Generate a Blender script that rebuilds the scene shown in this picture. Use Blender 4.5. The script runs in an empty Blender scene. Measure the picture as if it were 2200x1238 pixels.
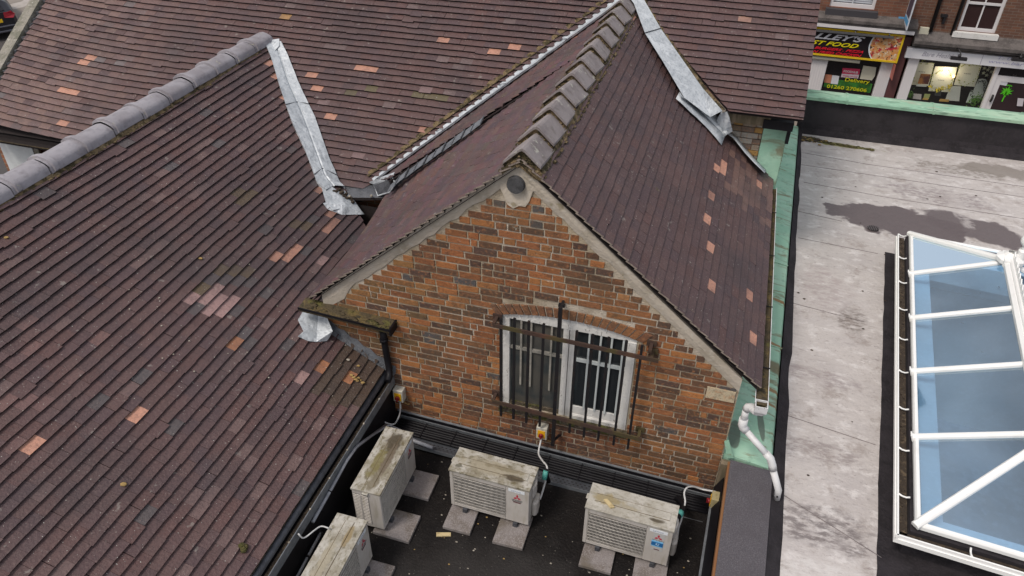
import bpy, bmesh, math, random
from mathutils import Vector as V, Matrix
R = math.radians
SC = bpy.context.scene
COL = SC.collection
rnd = random.Random(7)

# ------------------------------------------------------------------ camera
F, PITCH, YAW, ROLL = 1633.37, 0.6304, -0.2875, -0.0094
CAM = V((0.651, -5.4342, 6.2721))
cy, sy, cp, sp = math.cos(YAW), math.sin(YAW), math.cos(PITCH), math.sin(PITCH)
fw = V((sy*cp, cy*cp, -sp)); rt0 = V((cy, -sy, 0)); dn0 = fw.cross(rt0)
rt = rt0*math.cos(ROLL) + dn0*math.sin(ROLL)
dn = -rt0*math.sin(ROLL) + dn0*math.cos(ROLL)
cam = bpy.data.objects.new('camera', bpy.data.cameras.new('camera'))
COL.objects.link(cam)
cam.data.sensor_width = 36; cam.data.lens = F/2200*36
cam.data.clip_start = 0.05; cam.data.clip_end = 1500
m = Matrix((rt, -dn, -fw)).transposed().to_4x4(); m.translation = CAM
cam.matrix_world = m
SC.camera = cam

# ------------------------------------------------------------------ sky, sun, exposure
SUN_EL, SUN_AZ = 58, 215           # azimuth clockwise from +Y
w = bpy.data.worlds.new('World'); SC.world = w; w.use_nodes = True
nt = w.node_tree
sky = nt.nodes.new('ShaderNodeTexSky'); sky.sky_type = 'NISHITA'; sky.sun_disc = False
sky.sun_elevation = R(SUN_EL); sky.sun_rotation = R(SUN_AZ)
sky.air_density = 1.0; sky.dust_density = 6.0; sky.ozone_density = 0.6
bg = nt.nodes['Background']; bg.inputs['Strength'].default_value = 0.12
cl = nt.nodes.new('ShaderNodeMix'); cl.data_type = 'RGBA'; cl.inputs[0].default_value = .66      # thin even cloud over the sky
cl.inputs[7].default_value = (5.0, 5.15, 5.4, 1); nt.links.new(sky.outputs[0], cl.inputs[6]); nt.links.new(cl.outputs[2], bg.inputs[0])
sun = bpy.data.objects.new('sun', bpy.data.lights.new('sun', 'SUN')); COL.objects.link(sun)
sun.data.energy = 1.5; sun.data.angle = R(14); sun.data.color = (1.0, 0.93, 0.84)
a = R(SUN_AZ); e = R(SUN_EL)
sd = V((math.sin(a)*math.cos(e), math.cos(a)*math.cos(e), math.sin(e)))
sun.rotation_euler = sd.to_track_quat('Z', 'Y').to_euler()
SC.view_settings.view_transform = 'Standard'; SC.view_settings.look = 'None'
SC.view_settings.exposure = 0.35; SC.view_settings.gamma = 1

# ------------------------------------------------------------------ measured points
def ray(px, py):
    return rt*((px-1100)/F) + dn*((py-619)/F) + fw
def hit(px, py, n, d):
    r = ray(px, py); n = V(n); return CAM + r*((d-CAM.dot(n))/r.dot(n))
def YP(px, py, y): return hit(px, py, (0, 1, 0), y)
def ZP(px, py, z): return hit(px, py, (0, 0, 1), z)
def XP(px, py, x): return hit(px, py, (1, 0, 0), x)
class Plane:
    def __init__(s, a, b, d, off=0):
        a, b = V(a), V(b); s.n = (b-a).cross(V(d)).normalized()
        if s.n.z < 0: s.n = -s.n
        s.d = a.dot(s.n)
    def at(s, px, py, off=0): return hit(px, py, s.n, s.d+off)
    def z(s, x, y, off=0): return (s.d+off-s.n.x*x-s.n.y*y)/s.n.z
    def p(s, x, y, off=0): return V((x, y, s.z(x, y, off)))
WL = Plane((-3.005, 0, 1.197), (-2.281, 0, .764), (0, 1, 0))      # left wing slope
RP = Plane((-5.666, 3.766, 2.788), (-3.796, 2.052, 1.67), (1, 0, 0))  # rear range slope
RS = Plane((-.87, 0, 3.48), (1.37, 0, 1.58), (0, 1, 0))           # gable right slope
LS = Plane((-.87, 0, 3.48), (-3.1, 0, 1.575), (0, 1, 0))          # gable left slope
L2 = Plane((-.87, 0, 3.46), (-3.418, 2.144, 1.73), (0, 1, 0))     # raised rear part of left slope

# ------------------------------------------------------------------ materials
class Mat:
    def __init__(s, name, col=(.5, .5, .5), rough=.7, metal=0, attr=False, spec=None):
        s.m = bpy.data.materials.new(name); s.m.use_nodes = True; s.nt = s.m.node_tree
        s.b = s.nt.nodes['Principled BSDF']; s.b.inputs['Roughness'].default_value = rough
        s.b.inputs['Metallic'].default_value = metal
        if spec is not None: s.b.inputs['Specular IOR Level'].default_value = spec
        if attr:
            a = s.nt.nodes.new('ShaderNodeAttribute'); a.attribute_name = 'tint'; s.c = a.outputs['Color']
        else:
            r = s.nt.nodes.new('ShaderNodeRGB'); r.outputs[0].default_value = (*col, 1); s.c = r.outputs[0]
        s.nt.links.new(s.c, s.b.inputs['Base Color']); s.tc = None; s.geo = None; s.r = None; s.h = None
    def N(s, t, **k):
        n = s.nt.nodes.new(t)
        for a, v in k.items(): setattr(n, a, v)
        return n
    def coord(s, world=False):
        if world:
            if not s.geo: s.geo = s.N('ShaderNodeNewGeometry')
            return s.geo.outputs['Position']
        if not s.tc: s.tc = s.N('ShaderNodeTexCoord')
        return s.tc.outputs['Object']
    def noise(s, scale=5, lo=.4, hi=.6, detail=4, stretch=(1, 1, 1), rough=.55, dist=0, world=False, rot=(0, 0, 0)):
        mp = s.N('ShaderNodeMapping'); mp.inputs['Scale'].default_value = stretch; mp.inputs['Rotation'].default_value = rot
        s.nt.links.new(s.coord(world), mp.inputs[0])
        n = s.N('ShaderNodeTexNoise'); n.inputs['Scale'].default_value = scale; n.inputs['Detail'].default_value = detail
        n.inputs['Roughness'].default_value = rough; n.inputs['Distortion'].default_value = dist
        s.nt.links.new(mp.outputs[0], n.inputs['Vector'])
        return s.ramp(n.outputs[0], lo, hi)
    def vor(s, scale=30, lo=0, hi=.1, rand=1):
        n = s.N('ShaderNodeTexVoronoi'); n.inputs['Scale'].default_value = scale; n.inputs['Randomness'].default_value = rand
        s.nt.links.new(s.coord(), n.inputs['Vector']); return s.ramp(n.outputs['Distance'], hi, lo)
    def ramp(s, sock, lo, hi):
        r = s.N('ShaderNodeMapRange'); r.interpolation_type = 'SMOOTHSTEP'
        r.inputs['From Min'].default_value = lo; r.inputs['From Max'].default_value = hi
        s.nt.links.new(sock, r.inputs['Value']); return r.outputs['Result']
    def mul(s, a, b, op='MULTIPLY'):
        n = s.N('ShaderNodeMath', operation=op)
        for i, v in enumerate((a, b)):
            if isinstance(v, (int, float)): n.inputs[i].default_value = v
            else: s.nt.links.new(v, n.inputs[i])
        return n.outputs[0]
    def ell(s, cx, cy_, rx, ry, rot=0, edge=.25, warp=.35, wscale=3):
        """soft irregular patch on the ground plan (world x, y): 1 inside, 0 outside"""
        p = s.coord(True)
        nz = s.N('ShaderNodeTexNoise'); nz.inputs['Scale'].default_value = wscale; nz.inputs['Detail'].default_value = 5
        s.nt.links.new(p, nz.inputs['Vector'])
        sb = s.N('ShaderNodeVectorMath', operation='SUBTRACT'); s.nt.links.new(p, sb.inputs[0]); sb.inputs[1].default_value = (cx, cy_, 0)
        mp = s.N('ShaderNodeVectorRotate'); mp.rotation_type = 'Z_AXIS'; mp.inputs['Angle'].default_value = -rot
        s.nt.links.new(sb.outputs[0], mp.inputs[0])
        sc = s.N('ShaderNodeVectorMath', operation='MULTIPLY'); s.nt.links.new(mp.outputs[0], sc.inputs[0]); sc.inputs[1].default_value = (1/rx, 1/ry, 0)
        ln = s.N('ShaderNodeVectorMath', operation='LENGTH'); s.nt.links.new(sc.outputs[0], ln.inputs[0])
        q = s.mul(s.mul(nz.outputs[0], -.5, 'ADD'), warp*2)
        return s.ramp(s.mul(ln.outputs['Value'], q, 'ADD'), 1+edge/2, 1-edge/2)
    def mix(s, fac, col, amt=1):
        n = s.N('ShaderNodeMix', data_type='RGBA')
        if amt != 1: fac = s.mul(fac, amt)
        s.nt.links.new(fac, n.inputs[0]); s.nt.links.new(s.c, n.inputs[6])
        if isinstance(col, tuple): n.inputs[7].default_value = (*col, 1)
        else: s.nt.links.new(col, n.inputs[7])
        s.c = n.outputs[2]; s.nt.links.new(s.c, s.b.inputs['Base Color']); return s
    def rmix(s, fac, val):
        n = s.N('ShaderNodeMix', data_type='FLOAT'); s.nt.links.new(fac, n.inputs[0])
        if s.r: s.nt.links.new(s.r, n.inputs[2])
        else: n.inputs[2].default_value = s.b.inputs['Roughness'].default_value
        n.inputs[3].default_value = val; s.r = n.outputs[0]; s.nt.links.new(s.r, s.b.inputs['Roughness']); return s
    def bump(s, fac, dist=.002, strength=1):
        n = s.N('ShaderNodeBump'); n.inputs['Distance'].default_value = dist; n.inputs['Strength'].default_value = strength
        s.nt.links.new(fac, n.inputs['Height'])
        if s.h: s.nt.links.new(s.h, n.inputs['Normal'])
        s.h = n.outputs[0]; s.nt.links.new(s.h, s.b.inputs['Normal']); return s
    def emit(s, col, st):
        s.b.inputs['Emission Color'].default_value = (*col, 1); s.b.inputs['Emission Strength'].default_value = st; return s

def simple(name, col, rough=.6, v=.35, scale=8, metal=0, bump=0, spec=None):
    m = Mat(name, col, rough, metal, spec=spec)
    m.mix(m.noise(scale, .35, .7), tuple(c*(1-v) for c in col))
    m.mix(m.noise(scale*6, .45, .75, 3), tuple(min(1, c*(1+v*.6)) for c in col), .6)
    if bump: m.bump(m.noise(scale*8, .3, .7), bump)
    return m

mt = Mat('clay_tile', attr=True, rough=.62)
mt.mix(mt.noise(1.7, .45, .75, 5), (.048, .035, .040), .55)
mt.mix(mt.noise(.9, .50, .72, 4, rough=.6, world=True), (.040, .027, .029), .5)
mt.mix(mt.noise(1.1, .52, .8, 5, rough=.65), (.135, .082, .076), .35)
mt.mix(mt.noise(34, .45, .72, 4), (.045, .030, .031), .35)
mt.mix(mt.noise(60, .52, .75, 2), (.17, .115, .105), .35)
mt.mix(mt.noise(11, .66, .74, 3), (.42, .40, .36), .28)
mt.mix(mt.noise(70, .755, .775, 1), (.55, .55, .5), .9)
mt.mix(mt.noise(5, .66, .78, 6, rough=.7), (.085, .070, .022), .55)
mt.mix(mt.ell(-3.95, 1.15, .75, .95, .3, .9, .8, 2.5), (.034, .025, .027), .38); mt.mix(mt.ell(-4.1, -.1, .7, .5, .4, .9, .8, 3), (.046, .034, .034), .3)
mt.bump(mt.noise(45, .3, .7, 4), .0025)
mtile = mt
medge = simple('tile_edge_grime_shade', (.016, .010, .010), .9, .5, 30)  # dirty tile butts, blackened further to paint in the shadow line under each course
mverge = simple('tile_edge_mortar', (.27, .22, .185), .9, .6, 40)
mb_ = Mat('facing_brick', attr=True, rough=.85)
mb_.mix(mb_.noise(9, .48, .75, 5, rough=.7), (.070, .040, .027), .75)
mb_.mix(mb_.noise(1.2, .45, .65, 3), (.12, .085, .045), .35); mb_.mix(mb_.noise(2.3, .52, .66, 5, rough=.75), (.065, .042, .027), .45); mb_.mix(mb_.noise(13, .61, .69, 5, rough=.75), (.33, .27, .19), .4)
mb_.mix(mb_.noise(32, .5, .7, 4), (.47, .20, .075), .4)
mb_.mix(mb_.noise(70, .55, .72, 3), (.035, .022, .018), .6)
mb_.mix(mb_.noise(26, .69, .74, 3), (.45, .42, .37), .6)
mb_.bump(mb_.noise(60, .3, .7, 4), .0022)
mbrick = mb_
mm = Mat('lime_mortar', (.40, .33, .235), .95)
mm.mix(mm.noise(1.3, .42, .62, 3), (.53, .465, .385)); mm.mix(mm.noise(2.6, .57, .72, 4), (.20, .155, .075), .75)
mm.mix(mm.noise(25, .5, .75), (.28, .23, .17), .5); mm.mix(mm.noise(1.7, .46, .62, 5, (1, 1, 1), .7), (.19, .14, .085), .55); mm.bump(mm.noise(70, .3, .7), .004)
mmortar = mm
mf = Mat('cement_fillet', (.50, .44, .365), .95)
mf.mix(mf.noise(3, .45, .65), (.39, .34, .27)); mf.mix(mf.noise(20, .5, .75), (.56, .52, .46), .6)
mf.mix(mf.noise(6, .64, .72, 3), (.2, .16, .075), .6); mf.bump(mf.noise(40, .3, .7), .0025)
mfillet = mf
ml = Mat('sheet_lead', (.42, .45, .48), .55, .2)
ml.mix(ml.noise(4, .4, .7, 5, (1, 1, 1), .6, 1.5), (.58, .61, .64), .8); ml.mix(ml.noise(9, .5, .75, 5, (3, 3, 1)), (.22, .24, .27), .6)
ml.mix(ml.noise(40, .62, .72), (.13, .13, .13), .5); ml.bump(ml.noise(7, .3, .7, 3), .012)
mlead = ml
mlead2 = simple('dark_lead', (.10, .105, .12), .5, .5, 9, .3, .004)
mc = Mat('verdigris_copper', (.29, .50, .37), .75)
mc.mix(mc.noise(2.2, .42, .62, 5), (.36, .56, .43)); mc.mix(mc.noise(7, .54, .72, 5, (1, 1, 1), .65), (.17, .32, .235), .7)
mc.mix(mc.noise(3, .52, .64, 6, (.5, 2.6, 1), .7, .8), (.19, .135, .065), .75)
mc.mix(mc.noise(18, .62, .72), (.5, .62, .54), .6); mc.bump(mc.noise(5, .3, .7), .006)
for cx_, cy__, rx, ry, ro in ((1.56, .60, .035, .24, .12), (1.30, .32, .06, .2, 0)):
    mc.mix(mc.ell(cx_, cy__, rx, ry, ro, .2, .2, 8), (.09, .105, .085), .8)
for k, (cx_, cy__, ry) in enumerate(((1.70, 1.15, .03), (1.71, 1.95, .03), (1.76, 2.85, .03), (1.62, .93, .02), (1.70, 1.55, .10))):
    mc.mix(mc.ell(cx_, cy__, .17, ry, -.25, .6, .5, 7), (.26, .12, .035) if k < 4 else (.15, .11, .055), .85)
mcopper = mc
mcf = Mat('copper_edge', (.225, .40, .285), .75)
mcf.mix(mcf.noise(1.6, .45, .6, 5, (.6, 2, 1)), (.31, .45, .33)); mcf.mix(mcf.noise(9, .5, .66, 5, (.4, 2, 1)), (.13, .22, .16), .85)
mcf.mix(mcf.noise(5, .56, .68, 5, (.3, 2, 1)), (.33, .31, .235), .7); mcf.mix(mcf.noise(13, .58, .7, 5, (.4, 2, 1)), (.48, .62, .50), .6)
mcopper2 = mcf
ms = Mat('roof_membrane', (.455, .42, .405), .75)
ms.mix(ms.noise(1.6, .4, .7, 5, (.6, 1.4, 1), .6), (.42, .388, .38)); ms.mix(ms.noise(3.0, .53, .75, 6, (.5, 2.2, 1), .7), (.235, .20, .195), .7); ms.mix(ms.noise(.8, .50, .72, 4), (.34, .305, .30), .45)
ms.mix(ms.noise(5, .50, .66, 6, (.8, 1.25, 1), .72), (.58, .55, .54), .9); ms.mix(ms.noise(2.2, .52, .66, 6, (1, 1, 1), .75), (.27, .23, .21), .7); ms.mix(ms.noise(26, .5, .75, 4, (.4, 1.6, 1)), (.52, .485, .475), .5); ms.mix(ms.noise(55, .68, .74, 2), (.16, .13, .13), .7)
ms.mix(ms.noise(7, .60, .72, 6, (.5, 2, 1), .75), (.17, .135, .13), .9); ms.mix(ms.noise(17, .59, .68, 5, (.6, 1.8, 1), .75), (.15, .12, .115), .8)
for (cx_, cy__, rx, ry, ro, ed, wp, col, rg, am) in (
        (3.45, 5.62, .95, .46, -.12, .10, .55, (.100, .076, .077), .42, .96), (4.45, 5.75, .75, .36, -.28, .22, .7, (.105, .081, .082), .42, .94),
        (4.1, 6.65, .8, .28, -.1, .5, .9, (.24, .205, .205), .6, .8), (4.6, 7.75, .8, .20, -.05, .4, 1.0, (.20, .175, .155), .6, .8), (5.3, 7.9, .7, .22, -.05, .3, .8, (.21, .185, .165), .5, .8),
        (2.6, 2.9, .16, .26, 0, .6, .9, (.13, .105, .09), .8, .75), (2.15, -.45, .46, .22, -.1, .7, .9, (.12, .10, .10), .6, .8),
        (2.05, .55, .5, .13, -.1, .8, 1.0, (.24, .205, .20), .8, .8), (2.1, 1.7, .5, .12, -.1, .8, 1.0, (.25, .21, .21), .8, .7), (2.3, 3.5, .3, .5, 0, 1.0, 1.0, (.34, .29, .285), .8, .8),
        (2.2, -1.2, .6, .38, -.1, .5, .6, (.55, .525, .515), .8, .8), (4.35, 6.3, .12, .55, .1, .4, .6, (.42, .385, .375), .8, .8)):
    q = ms.ell(cx_, cy__, rx, ry, ro, ed, wp, 3 if rg < .5 else 6)
    if rg > .5: q = ms.mul(q, ms.noise(13, .38, .60, 5, (.6, 1.4, 1), .7))
    ms.mix(q, col, am)
    if rg < .5: ms.rmix(q, rg)
ms.mix(ms.ell(2.75, 8.15, .55, .07, -.06, .5, .9, 6), (.15, .14, .02), .9)
ms.bump(ms.noise(12, .3, .7), .004)
mmembrane = ms
mfelt = Mat('mineral_felt', (.090, .082, .094), .95); mfelt.mix(mfelt.noise(90, .4, .7, 2), (.15, .14, .155), .8); mfelt.mix(mfelt.noise(2, .4, .7), (.075, .067, .075), .6); mfelt.bump(mfelt.noise(180, .3, .7, 2), .003)
mfelt2 = simple('dark_felt', (.030, .026, .030), .9, .45, 5, 0, .003, .25)
mb2 = Mat('black_roofing', (.0065, .0052, .0052), .75, spec=.22)
mb2.mix(mb2.noise(3, .42, .7, 6, rough=.7), (.010, .008, .0075)); mb2.mix(mb2.noise(22, .5, .7, 5), (.019, .016, .015), .55)
mb2.mix(mb2.ell(-.6, -1.75, .9, .5, .2, 1.0, .9), (.030, .027, .026), .8); mb2.mix(mb2.noise(75, .715, .74, 2), (.3, .28, .25), .8); mb2.bump(mb2.noise(40, .3, .7), .004)
mblack = mb2
mblackp = simple('black_plastic', (.007, .0065, .009), .55, .4, 10, 0, 0, .25)
mgalv = simple('galvanised_steel', (.19, .205, .225), .5, .3, 14, .4)
mgalvd = simple('weathered_steel', (.085, .090, .105), .5, .4, 12, .5)
mwhite = Mat('white_upvc', (.80, .80, .79), .35); mwhite.mix(mwhite.noise(5, .5, .8, 4), (.68, .67, .64), .5)
mwhite2 = Mat('dirty_white_plastic', (.62, .62, .63), .45); mwhite2.mix(mwhite2.noise(14, .45, .72, 5), (.42, .41, .40), .7); mwhite2.mix(mwhite2.noise(45, .66, .72, 3), (.10, .09, .085), .8)
mcable = simple('cable_sheath', (.55, .55, .55), .5, .2, 20)
mconduit = simple('grey_conduit', (.26, .27, .30), .5, .3, 12)
def unit_mat(name, green, seed):
    m = Mat(name, (.47, .44, .41), .55)
    m.mix(m.noise(3.5+seed, .42, .7, 5), (.40, .37, .34), .8); m.mix(m.noise(7, .5, .72, 5, (3, 3, .5)), (.30, .27, .20), .55)
    return m
def lid_mat(name, amt, patches):
    m = Mat(name, (.43, .41, .37), .6)
    m.mix(m.noise(4, .40, .62, 5, rough=.65), (.21, .185, .13), amt); m.mix(m.noise(9, .5, .66, 6, (1, 2.5, 1), .7), (.13, .11, .055), amt)
    m.mix(m.noise(28, .5, .7, 5), (.12, .095, .06), amt*.7)
    for (x, y, rx, ry, col) in patches:
        p = m.coord(); sb = m.N('ShaderNodeVectorMath', operation='SUBTRACT'); m.nt.links.new(p, sb.inputs[0]); sb.inputs[1].default_value = (x, y, 0)
        sc = m.N('ShaderNodeVectorMath', operation='MULTIPLY'); m.nt.links.new(sb.outputs[0], sc.inputs[0]); sc.inputs[1].default_value = (1/rx, 1/ry, 0)
        ln = m.N('ShaderNodeVectorMath', operation='LENGTH'); m.nt.links.new(sc.outputs[0], ln.inputs[0])
        nz = m.noise(16, 0, 1, 5); m.mix(m.ramp(m.mul(ln.outputs['Value'], m.mul(m.mul(nz, -.5, 'ADD'), 1.3), 'ADD'), 1.2, .6), col, .9)
    m.bump(m.noise(30, .3, .7), .002)
    return m
mgrille = simple('cream_grille', (.50, .47, .43), .5, .25, 14)
mdark = simple('dark_void', (.012, .010, .011), .9, .2, 5)
mslab = Mat('concrete_slab', (.21, .188, .184), .95); mslab.mix(mslab.noise(7, .42, .62, 5), (.15, .128, .115)); mslab.mix(mslab.noise(90, .45, .65, 3), (.28, .255, .25), .7); mslab.mix(mslab.noise(3, .5, .68, 5), (.11, .09, .065), .8); mslab.bump(mslab.noise(80, .3, .7), .0015)
mtimber = Mat('raw_timber', (.20, .085, .03), .8); mtimber.mix(mtimber.noise(8, .4, .7, 4, (1, .2, 1)), (.20, .10, .04))
mpost = Mat('weathered_post', (.20, .155, .105), .9); mpost.mix(mpost.noise(10, .4, .65, 5, (2, 2, .3)), (.11, .09, .055)); mpost.mix(mpost.noise(3, .5, .7), (.13, .115, .035), .7)
mmoss = Mat('moss', (.075, .070, .018), 1); mmoss.mix(mmoss.noise(14, .42, .6, 4), (.12, .095, .035)); mmoss.mix(mmoss.noise(40, .5, .7), (.035, .032, .012)); mmoss.bump(mmoss.noise(60, .3, .7), .01)
mmossm = Mat('mossy_mortar', (.19, .135, .070), 1); mmossm.mix(mmossm.noise(13, .42, .58, 5), (.052, .040, .016)); mmossm.mix(mmossm.noise(22, .57, .70, 4), (.29, .225, .135), .8); mmossm.bump(mmossm.noise(50, .3, .7), .012)
mridge = Mat('ridge_clay', (.245, .215, .215), .85); mridge.mix(mridge.noise(4, .42, .7, 5), (.175, .148, .148)); mridge.mix(mridge.noise(9, .55, .7, 5), (.12, .10, .085), .6); mridge.mix(mridge.noise(22, .5, .72, 4), (.23, .205, .20), .7); mridge.mix(mridge.noise(11, .60, .67, 5, rough=.7), (.46, .45, .38), .75); mridge.bump(mridge.noise(40, .3, .7), .0015)
mridge2 = Mat('blue_ridge_clay', (.29, .275, .30), .8); mridge2.mix(mridge2.noise(3, .42, .7, 5), (.215, .198, .215)); mridge2.mix(mridge2.noise(9, .5, .7, 5), (.16, .145, .16), .6); mridge2.mix(mridge2.noise(24, .5, .72, 4, (1, .5, 1)), (.23, .22, .24), .6); mridge2.mix(mridge2.noise(6, .61, .68, 6, rough=.75), (.42, .41, .27), .7); mridge2.bump(mridge2.noise(40, .3, .7), .0012)
mcope = Mat('verge_coping', (.26, .24, .205), .95); mcope.mix(mcope.noise(5, .42, .66, 5), (.16, .155, .12)); mcope.mix(mcope.noise(22, .6, .7), (.42, .40, .36), .7); mcope.bump(mcope.noise(20, .3, .7), .01)
mgut = Mat('mossy_gutter', (.075, .056, .030), .95); mgut.mix(mgut.noise(7, .48, .64, 5), (.14, .10, .035)); mgut.mix(mgut.noise(14, .52, .64, 5), (.045, .036, .020)); mgut.mix(mgut.noise(5, .60, .70), (.12, .115, .022), .6); mgut.bump(mgut.noise(40, .3, .7), .008)
mblackiron = Mat('black_iron', (.016, .015, .018), .55, .3); mblackiron.mix(mblackiron.noise(25, .55, .7), (.05, .028, .018), .6)
mrust = Mat('rusty_iron', (.060, .034, .026), .85, .2); mrust.mix(mrust.noise(6, .45, .65, 5), (.095, .045, .030)); mrust.mix(mrust.noise(3, .5, .62, 5), (.075, .065, .022), .8)
mpaint = Mat('flaking_white_paint', (.66, .65, .63), .7); mpaint.mix(mpaint.noise(14, .6, .68, 6, (2, 2, .6), .7), (.17, .155, .14), .85); mpaint.mix(mpaint.noise(4, .5, .75), (.52, .50, .47), .6); mpaint.bump(mpaint.noise(40, .3, .7), .002)
mpaintc = Mat('pale_paint', (.56, .60, .60), .6); mpaintc.mix(mpaintc.noise(9, .5, .75), (.42, .45, .45), .6)
mglassw = Mat('old_window_glass', (.022, .026, .030), .08, spec=.6)
mglassb = Mat('grimy_window_glass', (.10, .095, .085), .35); mglassb.mix(mglassb.noise(3, .42, .62, 3, world=True), (.045, .055, .06)); 
msill = Mat('mossy_sill', (.11, .085, .06), 1); msill.mix(msill.noise(12, .45, .6, 5), (.085, .085, .02)); msill.mix(msill.noise(20, .55, .7), (.26, .23, .18), .6); msill.bump(msill.noise(40, .3, .7), .01)
mbox2 = Mat('mossy_isolator_case', (.33, .28, .15), .6); mbox2.mix(mbox2.noise(25, .5, .7), (.20, .16, .07), .7)
mbox = Mat('isolator_case', (.50, .48, .42), .5); mbox.mix(mbox.noise(25, .5, .7), (.30, .27, .19), .7)
myel = simple('yellow_plate', (.75, .40, .01), .4, .15, 10)
mred = simple('red_plastic', (.22, .015, .02), .4, .2, 10)
mteal = simple('teal_tape', (.10, .42, .36), .5, .2, 20)
mwood = Mat('offcut_wood', (.50, .40, .22), .9); mwood.mix(mwood.noise(20, .4, .7), (.34, .26, .13))
mleaf = simple('dry_leaf', (.33, .22, .08), .9, .4, 20)
mgrit = simple('grit', (.42, .38, .32), .9, .6, 15)
mdebris = Mat('gutter_debris', (.045, .032, .022), 1); mdebris.mix(mdebris.noise(20, .5, .7), (.11, .08, .05)); mdebris.bump(mdebris.noise(40, .3, .7), .01)
# skylight glass: blue-tinted pane
mg = bpy.data.materials.new('blue_glass'); mg.use_nodes = True; n_ = mg.node_tree; n_.nodes.clear()
o_ = n_.nodes.new('ShaderNodeOutputMaterial'); mx = n_.nodes.new('ShaderNodeMixShader'); tr = n_.nodes.new('ShaderNodeBsdfTransparent'); gl = n_.nodes.new('ShaderNodeBsdfGlossy'); fr = n_.nodes.new('ShaderNodeFresnel')
tr.inputs[0].default_value = (.56, .77, .95, 1); gl.inputs['Roughness'].default_value = .05; gl.inputs[0].default_value = (.78, .91, 1, 1); fr.inputs[0].default_value = 1.6
rf = n_.nodes.new('ShaderNodeMath'); rf.operation = 'MAXIMUM'; tcg = n_.nodes.new('ShaderNodeTexCoord'); nzg = n_.nodes.new('ShaderNodeTexNoise'); nzg.inputs['Scale'].default_value = 1.6; nzg.inputs['Detail'].default_value = 6; n_.links.new(tcg.outputs['Object'], nzg.inputs['Vector']); mrg = n_.nodes.new('ShaderNodeMapRange'); mrg.inputs['From Min'].default_value = .35; mrg.inputs['From Max'].default_value = .7; mrg.inputs['To Min'].default_value = .30; mrg.inputs['To Max'].default_value = .42; n_.links.new(nzg.outputs[0], mrg.inputs[0]); n_.links.new(mrg.outputs[0], rf.inputs[1]); n_.links.new(fr.outputs[0], rf.inputs[0]); n_.links.new(rf.outputs[0], mx.inputs[0]); n_.links.new(tr.outputs[0], mx.inputs[1]); n_.links.new(gl.outputs[0], mx.inputs[2]); n_.links.new(mx.outputs[0], o_.inputs[0])
class _G: pass
mglass = _G(); mglass.m = mg
mroom = simple('room_plaster', (.80, .82, .84), .9, .1, 3)
mfloor = simple('room_floor', (.42, .46, .54), .8, .4, 1.2)
def brickmat(name, c1, c2, mortar, scale=1.0, axis='XZ'):
    m = Mat(name, c1, .9); tc = m.coord(True); sp_ = m.N('ShaderNodeSeparateXYZ'); cb = m.N('ShaderNodeCombineXYZ'); m.nt.links.new(tc, sp_.inputs[0])
    m.nt.links.new(sp_.outputs[0 if axis == 'XZ' else 1], cb.inputs[0]); m.nt.links.new(sp_.outputs[2], cb.inputs[1])
    b = m.N('ShaderNodeTexBrick'); m.nt.links.new(cb.outputs[0], b.inputs[0]); b.inputs['Color1'].default_value = (*c1, 1); b.inputs['Color2'].default_value = (*c2, 1); b.inputs['Mortar'].default_value = (*mortar, 1)
    b.inputs['Scale'].default_value = 1; b.inputs['Brick Width'].default_value = .225*scale; b.inputs['Row Height'].default_value = .075*scale; b.inputs['Mortar Size'].default_value = .006*scale; b.inputs['Bias'].default_value = -.1
    m.c = b.outputs[0]; m.nt.links.new(m.c, m.b.inputs['Base Color']); m.mix(m.noise(2, .45, .7, 5), tuple(c*.5 for c in c1), .55); m.mix(m.noise(17, .5, .7), tuple(c*1.5 for c in c2), .4)
    return m
mbA = brickmat('town_brick', (.20, .080, .046), (.125, .052, .036), (.16, .13, .10))
mbB = brickmat('town_brick_brown', (.155, .070, .042), (.095, .046, .034), (.16, .13, .105))
mbC = brickmat('rear_brick', (.36, .15, .06), (.22, .09, .045), (.30, .25, .18))
mbD = brickmat('side_brick', (.30, .12, .06), (.18, .08, .045), (.30, .25, .18), axis='YZ')
mslate = simple('slate', (.08, .08, .09), .7, .4, 4)
mground = simple('ground_tarmac', (.062, .056, .055), .9, .3, 1.5, 0, .004)
mroad = simple('asphalt', (.070, .060, .060), .9, .3, 1.2, 0, .004)
mpave = Mat('paving', (.22, .19, .165), .9); mpave.mix(mpave.noise(1.5, .4, .7), (.17, .15, .13))
mpave2 = Mat('pale_paving', (.36, .325, .30), .9); mpave2.mix(mpave2.noise(3, .4, .7), (.29, .26, .235))
mkerb = simple('kerb_stone', (.24, .205, .165), .9, .25, 3)
P_ = {}
def plain(name, col, rough=.6, metal=0, spec=None):
    if name not in P_: P_[name] = Mat(name, col, rough, metal, spec=spec)
    return P_[name]

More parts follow.
